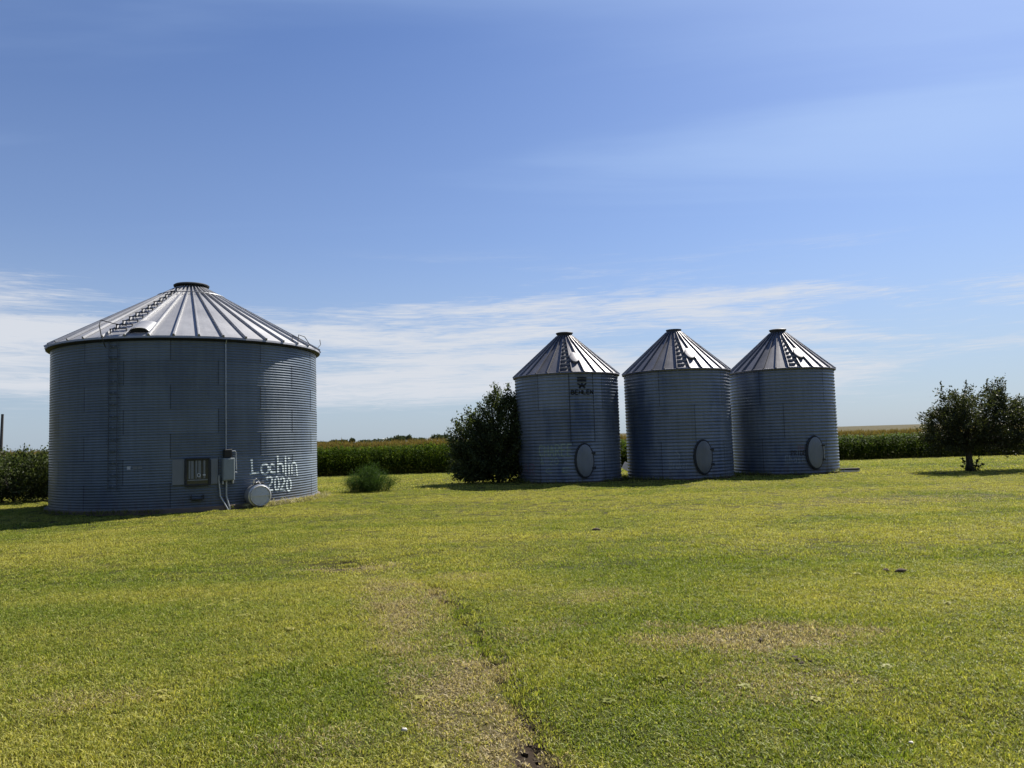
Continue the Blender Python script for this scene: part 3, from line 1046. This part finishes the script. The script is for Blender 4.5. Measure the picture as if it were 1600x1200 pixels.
def electrical_box():
    cx, cy = -10.213, 23.67
    root = thing('electrical_box', 'grey electrical box with black meter and conduits on the wide bin wall', 'electrical box', (cx, cy, 0))
    m = wall_frame(3.855, -53.15, 0)
    MB().box((0, .09, 1.09), (.31, .16, .61), None, .012).xf(m).build('enclosure', M['boxgrey'], root)
    MB().box((0, .175, 1.09), (.27, .012, .56), None, .004).xf(m).build('door', M['boxgrey'], root)
    MB().box((-.01, .08, 1.52), (.21, .16, .235), None, .02).xf(m).build('meter_housing', M['black'], root)
    for x, z in ((-.13, .73), (.13, .74)):
        MB().box((x, .06, z), (.05, .06, .09), None, .008).xf(m).build('conduit_fitting', M['conduit'], root)

    def pipe(pts, r, nm):
        MB().tube([Vector(p) for p in pts], r, 8).xf(m).build(nm, M['conduit'], root)
    pipe([(-.04, .04, 1.63), (-.04, .04, 4.55), (-.035, .10, 4.66)], .014, 'riser_conduit')
    pipe([(-.23, .05, .93), (-.235, .05, .80), (-.20, .06, .37), (-.02, .13, .0), (0, .14, -.1)], .022, 'lower_conduit')
    pipe([(-.04, .06, .80), (-.04, .06, .36), (.03, .10, .05), (.03, .11, -.1)], .024, 'lower_conduit')
    pipe([(.09, .07, 1.58), (.2, .06, 1.58), (.215, .06, 1.54), (.23, .06, 1.06)], .014, 'side_conduit')
    pipe([(.155, .07, 1.0), (.24, .05, 1.0), (.245, .05, .97)], .012, 'side_conduit')


electrical_box()


def aeration_fan():
    cx, cy = -10.213, 23.67
    root = thing('aeration_fan', 'round silver aeration fan drum at the foot of the wide bin', 'fan', (cx, cy, 0))
    # drum axis points out of the wall, turned a little toward the sun side
    base = wall_frame(3.86, -41.6, .33)
    ax = Matrix.Rotation(math.radians(-90), 4, 'X')
    turn = Matrix.Rotation(math.radians(12), 4, 'Z')
    m = base @ turn @ ax
    MB().lathe([(.20, -.08), (.285, -.02), (.30, .06), (.305, .42), (.318, .425), (.318, .455), (.27, .47)], 36).xf(m).build('drum', M['fan'], root, True)
    MB().lathe([(.255, .44), (.285, .44), (.29, .50), (.272, .53), (.262, .53), (.255, .50)], 36).xf(m).build('rim', M['fan'], root, True)
    MB().lathe([(.262, .505), (.18, .512), (.05, .515), (.001, .515)], 36).xf(m).build('cover', M['fanface'], root, True)
    MB().box((0, 0, .525), (.52, .022, .02)).xf(m).build('cover_bar', M['fan'], root)
    for k in range(8):
        a = k * math.pi / 4 + .2
        MB().box((.245 * math.cos(a), .245 * math.sin(a), .52), (.02, .02, .02)).xf(m).build('bolt', M['conduit'], root)
    mb = MB()
    mb.box((.02, -.32, .25), (.26, .10, .22), None, .02)
    mb.xf(m).build('motor_cover', M['black'], root)
    MB().tube([(-.12, -.30, .30), (-.13, -.42, .32), (-.06, -.47, .36)], .022, 7).xf(m).build('lifting_hook', M['fan'], root)
    MB().tube([(.06, -.30, .34), (-.02, -.40, .40), (-.10, -.36, .42)], .016, 7).xf(m).build('cable', M['fan'], root)
    MB().box((0, .29, .12), (.36, .14, .3), None, .01).xf(m).build('foot', M['dark'], root)


aeration_fan()


def small_bin(c, label, kind, extra):
    root = thing('grain_bin', label, 'grain bin', (c[0], c[1], 0), 0, 'corrugated steel grain bins')
    z0 = .06
    rh = (4.03 - z0) / 3
    b = Bin(2.0, .0135, rh / 11, z0, rh, 3, 5, {1: -126.0, 2: -121.0, 3: -133.0}[kind], 36.0 if kind != 3 else 24.0, M['zinc_small'])
    b.walls(root)
    MB().lathe([(1.8, -.2), (2.08, -.2), (2.08, .045), (2.05, .058), (1.7, .06)], 56).build('foundation_pad', M['soil'], root)
    ro, zo, ri, zi = 2.055, 4.03, .30, 5.60
    b.roof(root, 28, ro, zo, ri, zi, .055, .05, M['zinc_roof_small'], -94.3, .05)
    MB().tube([pol(2.05, k * 6, 4.015) for k in range(60)], .036, 7, closed=True).build('eave_ring', M['zinc_roof_small'], root, True)
    cap = [(.32, 5.55), (.28, 5.61), (.285, 5.67), (.33, 5.72), (.34, 5.75), (.32, 5.765), (.15, 5.785), (.001, 5.79)]
    if kind == 2:       # straight collar instead of the flared one
        cap = [(.32, 5.55), (.285, 5.60), (.285, 5.70), (.30, 5.71), (.30, 5.735), (.15, 5.755), (.001, 5.76)]
    MB().lathe(cap, 32).build('roof_cap', M['dark'], root, True)
    tl = math.atan2(zi - zo, ro - ri)
    step = 360 / 28
    for i in range(8):
        f = .08 + .72 * i / 7
        r, z = ro + (ri - ro) * f, zo + (zi - zo) * f
        w = r * math.tan(math.pi / 28) * .82
        mb = MB()
        mb.box((0, .02, .055), (2 * w, .05, .012)).box((0, .042, .035), (2 * w, .01, .05))
        for sg in (-1, 1):
            mb.box((sg * (w - .008), 0, .03), (.014, .06, .07))
        mb.xf(wall_frame(r, -94.3, z)).build('roof_step', M['zinc_roof_small'], root)
    # rounded filler lid on the next panel but one
    f = .36
    m = wall_frame(ro + (ri - ro) * f, -94.3 + step * 1.02, zo + (zi - zo) * f) @ Matrix.Rotation(-tl, 4, 'X')
    n = 20
    vs, fs = [], []
    for k, (s, hgt) in enumerate(((1.0, .005), (1.0, .06), (.93, .085), (.5, .10))):
        for i in range(n):
            a = 2 * math.pi * i / n
            sx = .185 if math.sin(a) > 0 else .15
            vs.append((sx * s * math.cos(a), .32 * s * math.sin(a), hgt))
    for k in range(3):
        for i in range(n):
            j = (i + 1) % n
            fs.append((k * n + i, k * n + j, k * n + n + j, k * n + n + i))
    fs.append(tuple(3 * n + i for i in range(n)))
    MB().add(vs, fs).xf(m).build('roof_hatch', M['zinc_roof_small'], root, True)
    # oval door
    m = wall_frame(2.015, -78.0, .81)
    n = 40

    def oval(a, rx, rz):
        return rx * math.cos(a), rz * math.sin(a) * (1.0 if math.sin(a) > 0 else 1.0)
    fr = MB()
    pts = []
    for i in range(n):
        x, z = oval(2 * math.pi * i / n, .345, .61)
        pts.append((x, .035 - x * x / 4.0, z))
    fr.tube(pts, .032, 7, closed=True)
    door = fr.xf(m).build('door_frame', M['dark'], root, True)
    vs, fs = [], []
    prof = ((1.0, .02), (1.0, .075), (.97, .082), (.5, .088), (.0, .09))
    for s, y in prof:
        for i in range(n):
            x, z = oval(2 * math.pi * i / n, .315 * s, .58 * s)
            vs.append((x + .012, y - x * x / 4.0, z))
    for k in range(len(prof) - 1):
        for i in range(n):
            j = (i + 1) % n
            fs.append((k * n + i, k * n + j, k * n + n + j, k * n + n + i))
    MB().add(vs, fs).xf(m).build('door', M['door'], root, True)
    for z in (.26, -.27):
        mb = MB()
        mb.box((.33, .05, z), (.15, .045, .055), None, .006).box((.40, .0, z), (.05, .06, .09), None, .006)
        mb.xf(m).build('hinge', M['dark'], root)
    if kind == 3:
        MB().tube([(.36, .06, -.32), (.36, .06, .3)], .012, 6).xf(m).build('hinge_rod', M['conduit'], root)
    extra(root, b)
    return root


def extra1(root, b):
    # separate sheet let into the wall below the eave
    me = b.sheet_mesh(math.radians(26.5), b.pitch * 20, .006, 0)
    link('patch_sheet', me, root, (0, 0, b.z0 + b.pitch * 12.0), math.radians(-91.3))
    MB().box((0, .012, 0), (.93, .012, .03)).xf(wall_frame(2.0, -78.0, b.z0 + b.pitch * 12.0)).v
    curved_plate(2.016, -91.2, -65.0, b.z0 + b.pitch * 12 - .022, b.z0 + b.pitch * 12 + .002, .006).build('sheet_edge', M['edge'], root)
    for a in (-91.5, -65.1):
        curved_plate(2.012, a - .3, a + .3, b.z0 + b.pitch * 12, 3.98, .010).build('sheet_edge', M['edge'], root)
    k = .0215
    logo = b.ribbon([[(-82.6, 3.822), (-72.4, 3.818)]], .062, .018).v and b
    mb = MB()
    for st, w in (([[(-82.6, 3.822), (-72.4, 3.818)]], .062), ([[(-82.6, 3.722), (-72.5, 3.718)]], .085), ([[(-82.4, 3.61), (-79.6, 3.55), (-77.6, 3.545), (-75.4, 3.55), (-72.6, 3.61)]], .06),
                  ([[(-77.5, 3.64), (-77.5, 3.54)]], .06), ([[(-77.8, 3.56), (-80.8, 3.44)], [(-77.4, 3.56), (-74.4, 3.44)]], .075)):
        t = b.ribbon(st, w, .017)
        mb.add(t.v, t.f)
    mb.build('maker_emblem', M['logo'], root)
    b.ribbon(text_strokes('BEHLEN', -89.6, -64.6, 3.222, 3.372), .042, .017).build('maker_lettering', M['logo'], root)['label'] = 'black stencilled word BEHLEN'
    b.ribbon(text_strokes('CHAREE', -127, -89.5, .99, 1.41, .02), .05, .008, .5).build('painted_lettering', M['paint_green'], root)
    b.ribbon(text_strokes('& 20', -126, -104, .70, .93, .01) + text_strokes('C E', -120, -92, .38, .55, .02), .03, .008, .5).build('painted_lettering', M['paint_green'], root)
    b.ribbon(text_strokes('AR', -152, -131, .30, .72, .02) + text_strokes('D', -160, -152, .4, .6), .03, .008, .5).build('painted_lettering', M['paint_red'], root)


def extra2(root, b):
    b.ribbon(text_strokes('Braker', -113, -93.5, .40, .69, .01), .024, .008, .4).build('painted_lettering', M['paint_grey'], root)
    b.ribbon([[(-105.4, 1.02), (-103.5, .95), (-102.2, .90), (-103.0, .80)]], .05, .008, .6).build('painted_mark', M['paint_grey'], root)


def extra3(root, b):
    b.ribbon(text_strokes('PRIDE', -103.5, -87.5, .72, .90, .01), .03, .008, .4).build('painted_lettering', M['paint_dark'], root)
    b.ribbon(text_strokes('Chase', -110, -88.5, .46, .74, .01), .024, .008, .4).build('painted_lettering', M['paint_grey'], root)
    b.ribbon(text_strokes('BR', -96, -88, .93, 1.08, .01), .02, .008, .4).build('painted_lettering', M['paint_red'], root)


small_bin((2.12, 29.1), 'narrow grey grain bin with black emblem and BEHLEN lettering, beside the tall bush', 1, extra1)
small_bin((6.4, 29.0), 'narrow grey grain bin standing between two others of its kind', 2, extra2)
small_bin((10.87, 30.1), 'narrow grey grain bin with planks at its foot, at the right end of the row', 3, extra3)


# ------------------------------------------------------------------ trees and shrubs
def leaf_cloud(name, centers, dirs, size, aspect, mat, parent, rg, droop=0.0, fold=.25):
    n = len(centers)
    d = dirs + rg.normal(0, .75, (n, 3))
    d[:, 2] -= droop
    d /= np.linalg.norm(d, axis=1, keepdims=True)
    a = np.cross(d, rg.normal(0, 1, (n, 3)))
    a /= np.linalg.norm(a, axis=1, keepdims=True)
    up = np.cross(a, d)
    L = size * rg.uniform(.5, 1.45, (n, 1))
    W = L * aspect
    c = centers
    v = np.stack([c - d * L * .5, c + a * W * .5 + up * W * fold, c + d * L * .5, c - a * W * .5 + up * W * fold], 1).reshape(-1, 3)
    idx = np.arange(n)[:, None] * 4
    f = np.concatenate([idx + np.array([[0, 1, 2]]), idx + np.array([[0, 2, 3]])], 0)
    me = bpy.data.meshes.new(name)
    me.vertices.add(len(v))
    me.vertices.foreach_set('co', v.astype(np.float32).ravel())
    me.loops.add(f.size)
    me.loops.foreach_set('vertex_index', f.astype(np.int32).ravel())
    me.polygons.add(len(f))
    me.polygons.foreach_set('loop_start', np.arange(0, f.size, 3))
    me.update(calc_edges=True)
    add_attr(me, 'rnd', np.repeat(np.clip(rg.beta(2, 2.4, n), 0, 1), 4))
    me.materials.append(mat)
    return link(name, me, parent)


def grow(root, lobes, n_twig, per, size, aspect, mat, seed, trunk, droop=0.0, spread=.2, hub=None, bark=True, shoots=()):
    """crown made of leafy twigs that reach through a few uneven lobes; trunk = list of (points, radii)"""
    rg = np.random.default_rng(seed)
    tr = MB()
    for pts, rad in trunk:
        tr.tube(pts, rad, 8)
    hub = np.array(hub)
    tips = []
    wts = np.array([l[1][0] * l[1][1] * l[1][2] for l in lobes])
    wts = wts / wts.sum()
    while len(tips) < n_twig:
        c, r = lobes[rg.choice(len(lobes), p=wts)]
        p = rg.normal(0, 1, 3)
        p /= np.linalg.norm(p)
        rad = rg.uniform(.25, 1.0) ** .45 * (1 + np.clip(rg.normal(0, .06), -.1, .1))
        q = np.array(c) + p * np.array(r) * rad
        if q[2] < .12:
            continue
        tips.append(q)
    C, D = [], []
    for i, q in enumerate(tips):
        d = q - hub
        ln = np.linalg.norm(d)
        d = d / max(ln, 1e-3)
        d = d + rg.normal(0, .35, 3) + np.array((0, 0, .25))
        d /= np.linalg.norm(d)
        tl = rg.uniform(.25, .5)
        s = rg.uniform(-.6, .65, per)[:, None]
        pts = q + d * s * tl + rg.normal(0, spread * .38, (per, 3)) - np.array((0, 0, droop * .25)) * (s ** 2)
        C.append(pts)
        D.append(np.repeat(d[None], per, 0))
        if bark and i % 5 == 0:
            mid = hub + (q - hub) * .5 + rg.normal(0, .08, 3)
            tr.tube([hub + (q - hub) * .12, mid, q, q + d * tl * .5], [.02, .014, .007, .003], 4, cap=False)
    for base, tip, k in shoots:
        base, tip = np.array(base), np.array(tip)
        t = rg.uniform(0, 1, k)[:, None]
        C.append(base + (tip - base) * t + rg.normal(0, .045, (k, 3)) * (1.3 - t))
        D.append(np.repeat(((tip - base) / np.linalg.norm(tip - base))[None], k, 0))
        tr.tube([base, tip], [.010, .003], 4, cap=False)
    tr.build('trunk', M['bark'], root)
    return leaf_cloud('crown', np.concatenate(C), np.concatenate(D), size, aspect, mat, root, rg, droop)


root = thing('shrub', 'tall dark rounded shrub growing against the left side of the emblem bin', 'shrub', (-.65, 29.1, 0))
grow(root, [((-.1, 0, 1.25), (1.75, 1.3, 1.2)), ((.25, .1, 2.2), (1.2, 1.0, 1.35)), ((-.95, -.1, 1.75), (.95, .9, .95)), ((.35, .1, 2.9), (.65, .7, .85)), ((-1.0, -.1, .9), (.8, .8, .75)), ((-.2, -.3, .5), (1.6, 1.0, .5)), ((-1.0, -.2, .45), (.9, .8, .42))], 800, 58, .09, .52, M['bush_leaf'], 51,
     [([(0, 0, -.05), (.05, 0, .5), (.1, 0, 1.3)], [.07, .05, .03]), ([(.15, .1, -.05), (.3, .1, .7), (.5, .1, 1.8)], [.06, .045, .02]), ([(-.15, 0, -.05), (-.45, 0, .6), (-.8, 0, 1.4)], [.05, .04, .02])],
     hub=(0, 0, .5), shoots=[((.1, 0, 3.1), (-.05, 0, 3.75), 40), ((.45, 0, 3.2), (.5, 0, 3.85), 40), ((-.5, 0, 2.6), (-.75, 0, 3.15), 34), ((-1.2, 0, 1.9), (-1.6, 0, 2.35), 30), ((.75, 0, 3.0), (.85, 0, 3.6), 30)])

root = thing('shrub', 'low dark shrub behind the wide bin at the left edge', 'shrub', (-17.6, 26.3, 0))
grow(root, [((0, 0, .85), (1.9, 1.2, .95)), ((1.2, -.1, .85), (1.0, .9, .95)), ((-1.2, 0, .85), (1.1, 1.0, .85))], 520, 44, .09, .5, M['bush_leaf'], 52,
     [([(0, 0, -.05), (0, 0, .6)], [.05, .03]), ([(.3, 0, -.05), (.8, 0, .7)], [.05, .02]), ([(-.3, 0, -.05), (-.9, 0, .7)], [.05, .02])], hub=(0, 0, .2))

root = thing('fruit_tree', 'small spreading dark tree with short trunk on the lawn at right', 'tree', (16.47, 27.18, 0))
grow(root, [((.45, 0, 1.75), (1.8, 1.5, .92)), ((-.6, 0, 1.6), (.95, 1.1, .75)), ((.9, .1, 2.2), (1.25, 1.2, .8)), ((1.9, 0, 1.5), (1.0, 1.1, .8)), ((-.3, 0, 2.35), (.8, .9, .55)), ((-.85, -.1, 2.3), (.4, .4, .45)), ((.1, -.2, 2.75), (.4, .4, .35)), ((1.0, 0, 2.9), (.5, .5, .3)), ((-1.15, 0, 1.05), (.5, .6, .36)), ((1.7, -.2, .95), (.8, .6, .38)), ((-.5, -.3, .98), (.7, .7, .28)), ((.8, -.3, .95), (.8, .7, .3))], 470, 62, .09, .46, M['tree_leaf'], 53,
     [([(0, 0, -.1), (.02, 0, .3), (0, 0, .75), (.05, 0, 1.1)], [.17, .115, .10, .09]), ([(0, 0, .6), (-.3, .05, 1.1), (-.8, .1, 1.7)], [.08, .055, .025]), ([(.03, 0, .7), (.4, .05, 1.2), (1.1, .1, 1.9)], [.085, .06, .025]), ([(.03, 0, .9), (.1, .2, 1.6), (0, .3, 2.4)], [.07, .05, .02]), ([(0, 0, .7), (.2, -.4, 1.3), (.4, -.8, 1.7)], [.06, .045, .02])],
     droop=.35, hub=(.05, 0, 1.0), shoots=[((-.75, 0, 2.6), (-.82, 0, 3.3), 46), ((.0, 0, 2.7), (.12, 0, 3.25), 40), ((.8, 0, 2.85), (.9, 0, 3.3), 36), ((1.3, 0, 2.85), (1.55, 0, 3.2), 30),
                                          ((.1, -.1, .0), (.32, -.15, .55), 60), ((-.1, -.1, .0), (-.3, -.1, .5), 60), ((-.05, -.15, 0), (-.1, -.25, .4), 40), ((.15, 0, 0), (.45, -.1, .25), 50), ((.05, -.12, 0), (.2, -.2, .42), 50), ((-.05, -.1, 0), (-.38, -.1, .22), 40)])


def fern_clump():
    rg = np.random.default_rng(61)
    root = thing('feathery_plant', 'low feathery green asparagus clump alone on the lawn', 'plant', (-5.05, 25.9, 0))
    C, D = [], []
    stems = MB()
    for i in range(300):
        a = rg.uniform(0, 6.283)
        sp = rg.uniform(.1, .95)
        h = rg.uniform(.5, 1.0) * (1.12 - .62 * sp)
        base = np.array((math.cos(a) * sp * .72, math.sin(a) * sp * .55, 0))
        tip = np.array((math.cos(a) * sp + rg.normal(.06, .08), math.sin(a) * sp * .8, h))
        mid = (base + tip) / 2 + np.array((0, 0, .12))
        if i % 2 == 0:
            stems.tube([base, mid, tip], [.006, .004, .002], 4, cap=False)
        t = rg.uniform(.05, 1.05, 66)[:, None]
        p = (1 - t) ** 2 * base + 2 * t * (1 - t) * mid + t ** 2 * tip
        C.append(p + rg.normal(0, .055, p.shape))
        D.append(np.repeat(((tip - base) / np.linalg.norm(tip - base))[None], len(t), 0))
    stems.build('stem', M['fern'], root)
    add_attr(root.children[0].data, 'rnd', [.3] * len(root.children[0].data.vertices))
    leaf_cloud('frond', np.concatenate(C), np.concatenate(D), .085, .085, M['fern'], root, rg)


fern_clump()


def weeds():
    rg = np.random.default_rng(71)
    C, D = [], []
    for i in range(900):
        a = math.radians(rg.uniform(-48, 12))
        r = 4.05 + abs(rg.normal(.04, .13))
        C.append((-10.213 + r * math.cos(a), 23.67 + r * math.sin(a), rg.uniform(.03, .13)))
        D.append((rg.normal(0, .3), rg.normal(0, .3), 1))
    o = leaf_cloud('dry_weeds', np.array(C), np.array(D), .2, .07, M['straw'], None, rg)
    tag(o, 'straw coloured dry weeds along the foot of the wide bin pad', 'weeds', None, 'stuff')


weeds()


def fringe():
    """untrimmed grass the mower cannot reach, round the foot of every bin"""
    rg = np.random.default_rng(73)
    C, D = [], []
    for cx, cy, r in PADS:
        k = int(2 * math.pi * r * 75)
        a = rg.uniform(0, 6.283, k)
        lush = fnoise(np.cos(a) * r * 1.3 + cx, np.sin(a) * r * 1.3 + cy, 75, 3)
        q = lush > .40
        a, lush = a[q], lush[q]
        rr = r - .02 + np.abs(rg.normal(0, .07, len(a)))
        C.append(np.stack([cx + rr * np.cos(a), cy + rr * np.sin(a), .02 + .10 * lush], 1))
        D.append(np.stack([rg.normal(0, .25, len(a)), rg.normal(0, .25, len(a)), np.full(len(a), 1.4)], 1))
    o = leaf_cloud('untrimmed_grass', np.concatenate(C), np.concatenate(D), .2, .06, M['fringe'], None, rg)
    tag(o, 'longer untrimmed grass round the feet of the bins', 'grass', None, 'stuff')


fringe()


def added_sky_screen():
    """unseen trees added behind and left of the camera to dim sky light on bins"""
    rg = np.random.default_rng(91)
    C = []
    for cx, cy in [(-40 + 8.5 * i, -15 + 3 * math.sin(i * 1.7)) for i in range(10)] + [(-37, y) for y in (-6, 4, 14, 24, 34)]:
        h, r = rg.uniform(10, 13), rg.uniform(4.5, 5.6)
        p = rg.normal(0, 1, (620, 3))
        p /= np.linalg.norm(p, axis=1, keepdims=True)
        p *= rg.uniform(.35, 1, (620, 1)) ** .4 * np.array((r, r, h * .47))
        C.append(p + np.array((cx, cy, h * .5)))
    C = np.concatenate(C)
    C = C[C[:, 2] > .2]
    o = leaf_cloud('added_sky_screen', C, np.tile(np.array([[0, 0, -.3]]), (len(C), 1)), 1.1, .7, M['bush_leaf'], None, rg)
    tag(o, 'unseen dark trees added behind and left of the camera to block low sky', 'woodland', None, 'stuff')


added_sky_screen()


# far trees on the horizon, each on its own
ORD = 'first second third fourth fifth sixth seventh eighth ninth tenth eleventh twelfth thirteenth fourteenth'.split()


def far_tree(x, y, zb, h, w, seed):
    rg = np.random.default_rng(seed)
    root = thing('distant_tree', 'tiny far tree on the horizon beyond the corn, %s from the wide bin' % ORD[seed - 400], 'tree', (x, y, zb), 0, 'trees on the far horizon')
    MB().tube([(0, 0, 0), (0, 0, h * .6)], [.35, .2], 6).build('trunk', M['bark'], root)
    n = 420
    p = rg.normal(0, 1, (n, 3))
    p /= np.linalg.norm(p, axis=1, keepdims=True)
    p *= (rg.uniform(.1, 1, (n, 1)) ** .4) * np.array((w, w, h * .36)) * (1 + rg.normal(0, .12, (n, 1)))
    p[:, 2] += h * .62
    leaf_cloud('crown', p, p, 1.5, .8, M['far_leaf'], root, rg)


for i, (px, dist, h, w) in enumerate(((495, 800, 5.4, 8), (508, 820, 5.2, 9), (521, 800, 6.6, 6), (534, 810, 6.6, 6), (548, 800, 8.0, 3), (568, 830, 6.0, 9), (590, 850, 6.5, 9), (607, 820, 7.2, 8), (619, 800, 9.4, 6), (626, 810, 9.0, 5), (637, 790, 9.3, 3.2), (652, 830, 6.4, 8), (680, 800, 9.6, 7), (690, 800, 8.8, 7))):
    az = math.atan((px - 800) / 1164.0)
    far_tree(dist * math.sin(az), dist * math.cos(az), -1.0, h, w, 400 + i)


# ------------------------------------------------------------------ small things
root = thing('utility_pole', 'thin leaning wooden utility pole at the far left edge', 'utility pole', (-50.9, 74.0, -.8))
MB().tube([(0, 0, -.3), (.07, 0, 3), (.16, 0, 6.35)], [.17, .15, .12], 10).build('pole', M['wood'], root)
MB().lathe([(.125, 6.33), (.13, 6.42), (.001, 6.46)], 10).xf(Matrix.Translation((.16, 0, 0))).build('pole_cap', M['dark'], root)

p = MB().box((0, 0, .05), (.82, .22, .06), Matrix.Rotation(.05, 3, 'Z'), .008)
tag(p.build('plank', M['paleboard'], None, loc=(12.75, 28.72, 0.0)), 'pale lower plank on the grass at the foot of the end bin', 'plank', 'planks beside the end bin')
p = MB().box((0, 0, .05), (.72, .2, .07), Matrix.Rotation(-.06, 3, 'Z'), .008)
tag(p.build('plank', M['wood'], None, loc=(12.80, 28.70, 0.072)), 'dark upper plank on the grass at the foot of the end bin', 'plank', 'planks beside the end bin')

bd = MB().box((0, 0, .33), (.42, .03, .34), Matrix.Rotation(.6, 3, 'Y') @ Matrix.Rotation(-.5, 3, 'X'), .004)
root = thing('white_board', 'small white tilted board showing in the gap between the first two narrow bins', 'board', (4.72, 31.3, 0))
bd.build('panel', M['paleboard'], root)
MB().tube([(.02, .06, -.05), (.02, .05, .3)], .025, 6).build('stake', M['wood'], root)


def lump(name, loc, s, mat, label, cat, group, seed):
    rg = np.random.default_rng(seed)
    v, f = [], []
    nu, nv = 9, 6
    for j in range(nv + 1):
        th = math.pi * j / nv
        for i in range(nu):
            ph = 2 * math.pi * i / nu
            k = 1 + rg.normal(0, .13)
            v.append((s[0] * math.sin(th) * math.cos(ph) * k, s[1] * math.sin(th) * math.sin(ph) * k, s[2] * math.cos(th) * k))
    for j in range(nv):
        for i in range(nu):
            i2 = (i + 1) % nu
            f.append((j * nu + i, j * nu + nu + i, j * nu + nu + i2, j * nu + i2))
    o = obj(name, v, f, mat, None, True, loc)
    tag(o, label, cat, group)


def crumbs():
    rg = np.random.default_rng(95)
    src = []
    for k in range(4):
        v, f = [], []
        for j in range(4):
            for i in range(6):
                q = (.35, 1.0, .9, .3)[j] * (1 + rg.normal(0, .2))
                v.append((q * math.cos(i * 1.047), q * math.sin(i * 1.047), (-.5, -.1, .45, .8)[j] + rg.normal(0, .08)))
        f = [(j * 6 + i, j * 6 + (i + 1) % 6, j * 6 + 6 + (i + 1) % 6, j * 6 + 6 + i) for j in range(3) for i in range(6)] + [tuple(range(18, 24))]
        src.append(mesh_data('crumb', v, f, M['soil']))
    x, y = rg.uniform(-3.2, 3.0, 60000), rg.uniform(2.4, 11.4, 60000)
    _, soil, _ = lawn_maps(x, y)
    k = rg.uniform(size=len(x)) < soil * .9
    x, y = x[k], y[k]
    n = len(x)
    sz = rg.gamma(2.2, .004, n) + .003
    scatter('soil_crumbs', np.column_stack([x, y, ground_z(x, y)]), np.stack([rg.normal(0, .5, n), rg.normal(0, .5, n), rg.uniform(0, 6, n)], 1),
            np.stack([sz, sz * rg.uniform(.6, 1, n), sz * rg.uniform(.5, .9, n)], 1), rg.integers(0, 4, n), src, {}, 'loose crumbs of dark soil in the bare spots of the lawn', 'soil')


crumbs()


def gz1(x, y):
    return float(ground_z(np.array([x]), np.array([y]))[0])


lump('soil_clod', (4.42, 8.74, gz1(4.42, 8.74) + .02), (.065, .045, .032), M['soil'], 'larger dark clod of soil lying on the right-hand lawn', 'clod', 'clods on the lawn', 81)
lump('soil_clod', (4.27, 8.78, gz1(4.27, 8.78) + .02), (.042, .035, .028), M['soil'], 'smaller dark clod of soil just left of the larger one', 'clod', 'clods on the lawn', 82)
lump('soil_clod', (1.42, 13.43, gz1(1.42, 13.43) + .02), (.08, .05, .035), M['soil'], 'dark clod on the lawn in front of the emblem bin', 'clod', 'clods on the lawn', 83)
lump('pebble', (2.04, 4.05, gz1(2.04, 4.05) + .03), (.012, .010, .008), M['stone'], 'white pebble in the grass at the lower right', 'pebble', 'pebbles in the grass', 84)
lump('pebble', (-.68, 4.42, gz1(-.68, 4.42) + .03), (.018, .012, .010), M['stone'], 'white pebble in the grass left of the dry strip', 'pebble', 'pebbles in the grass', 85)
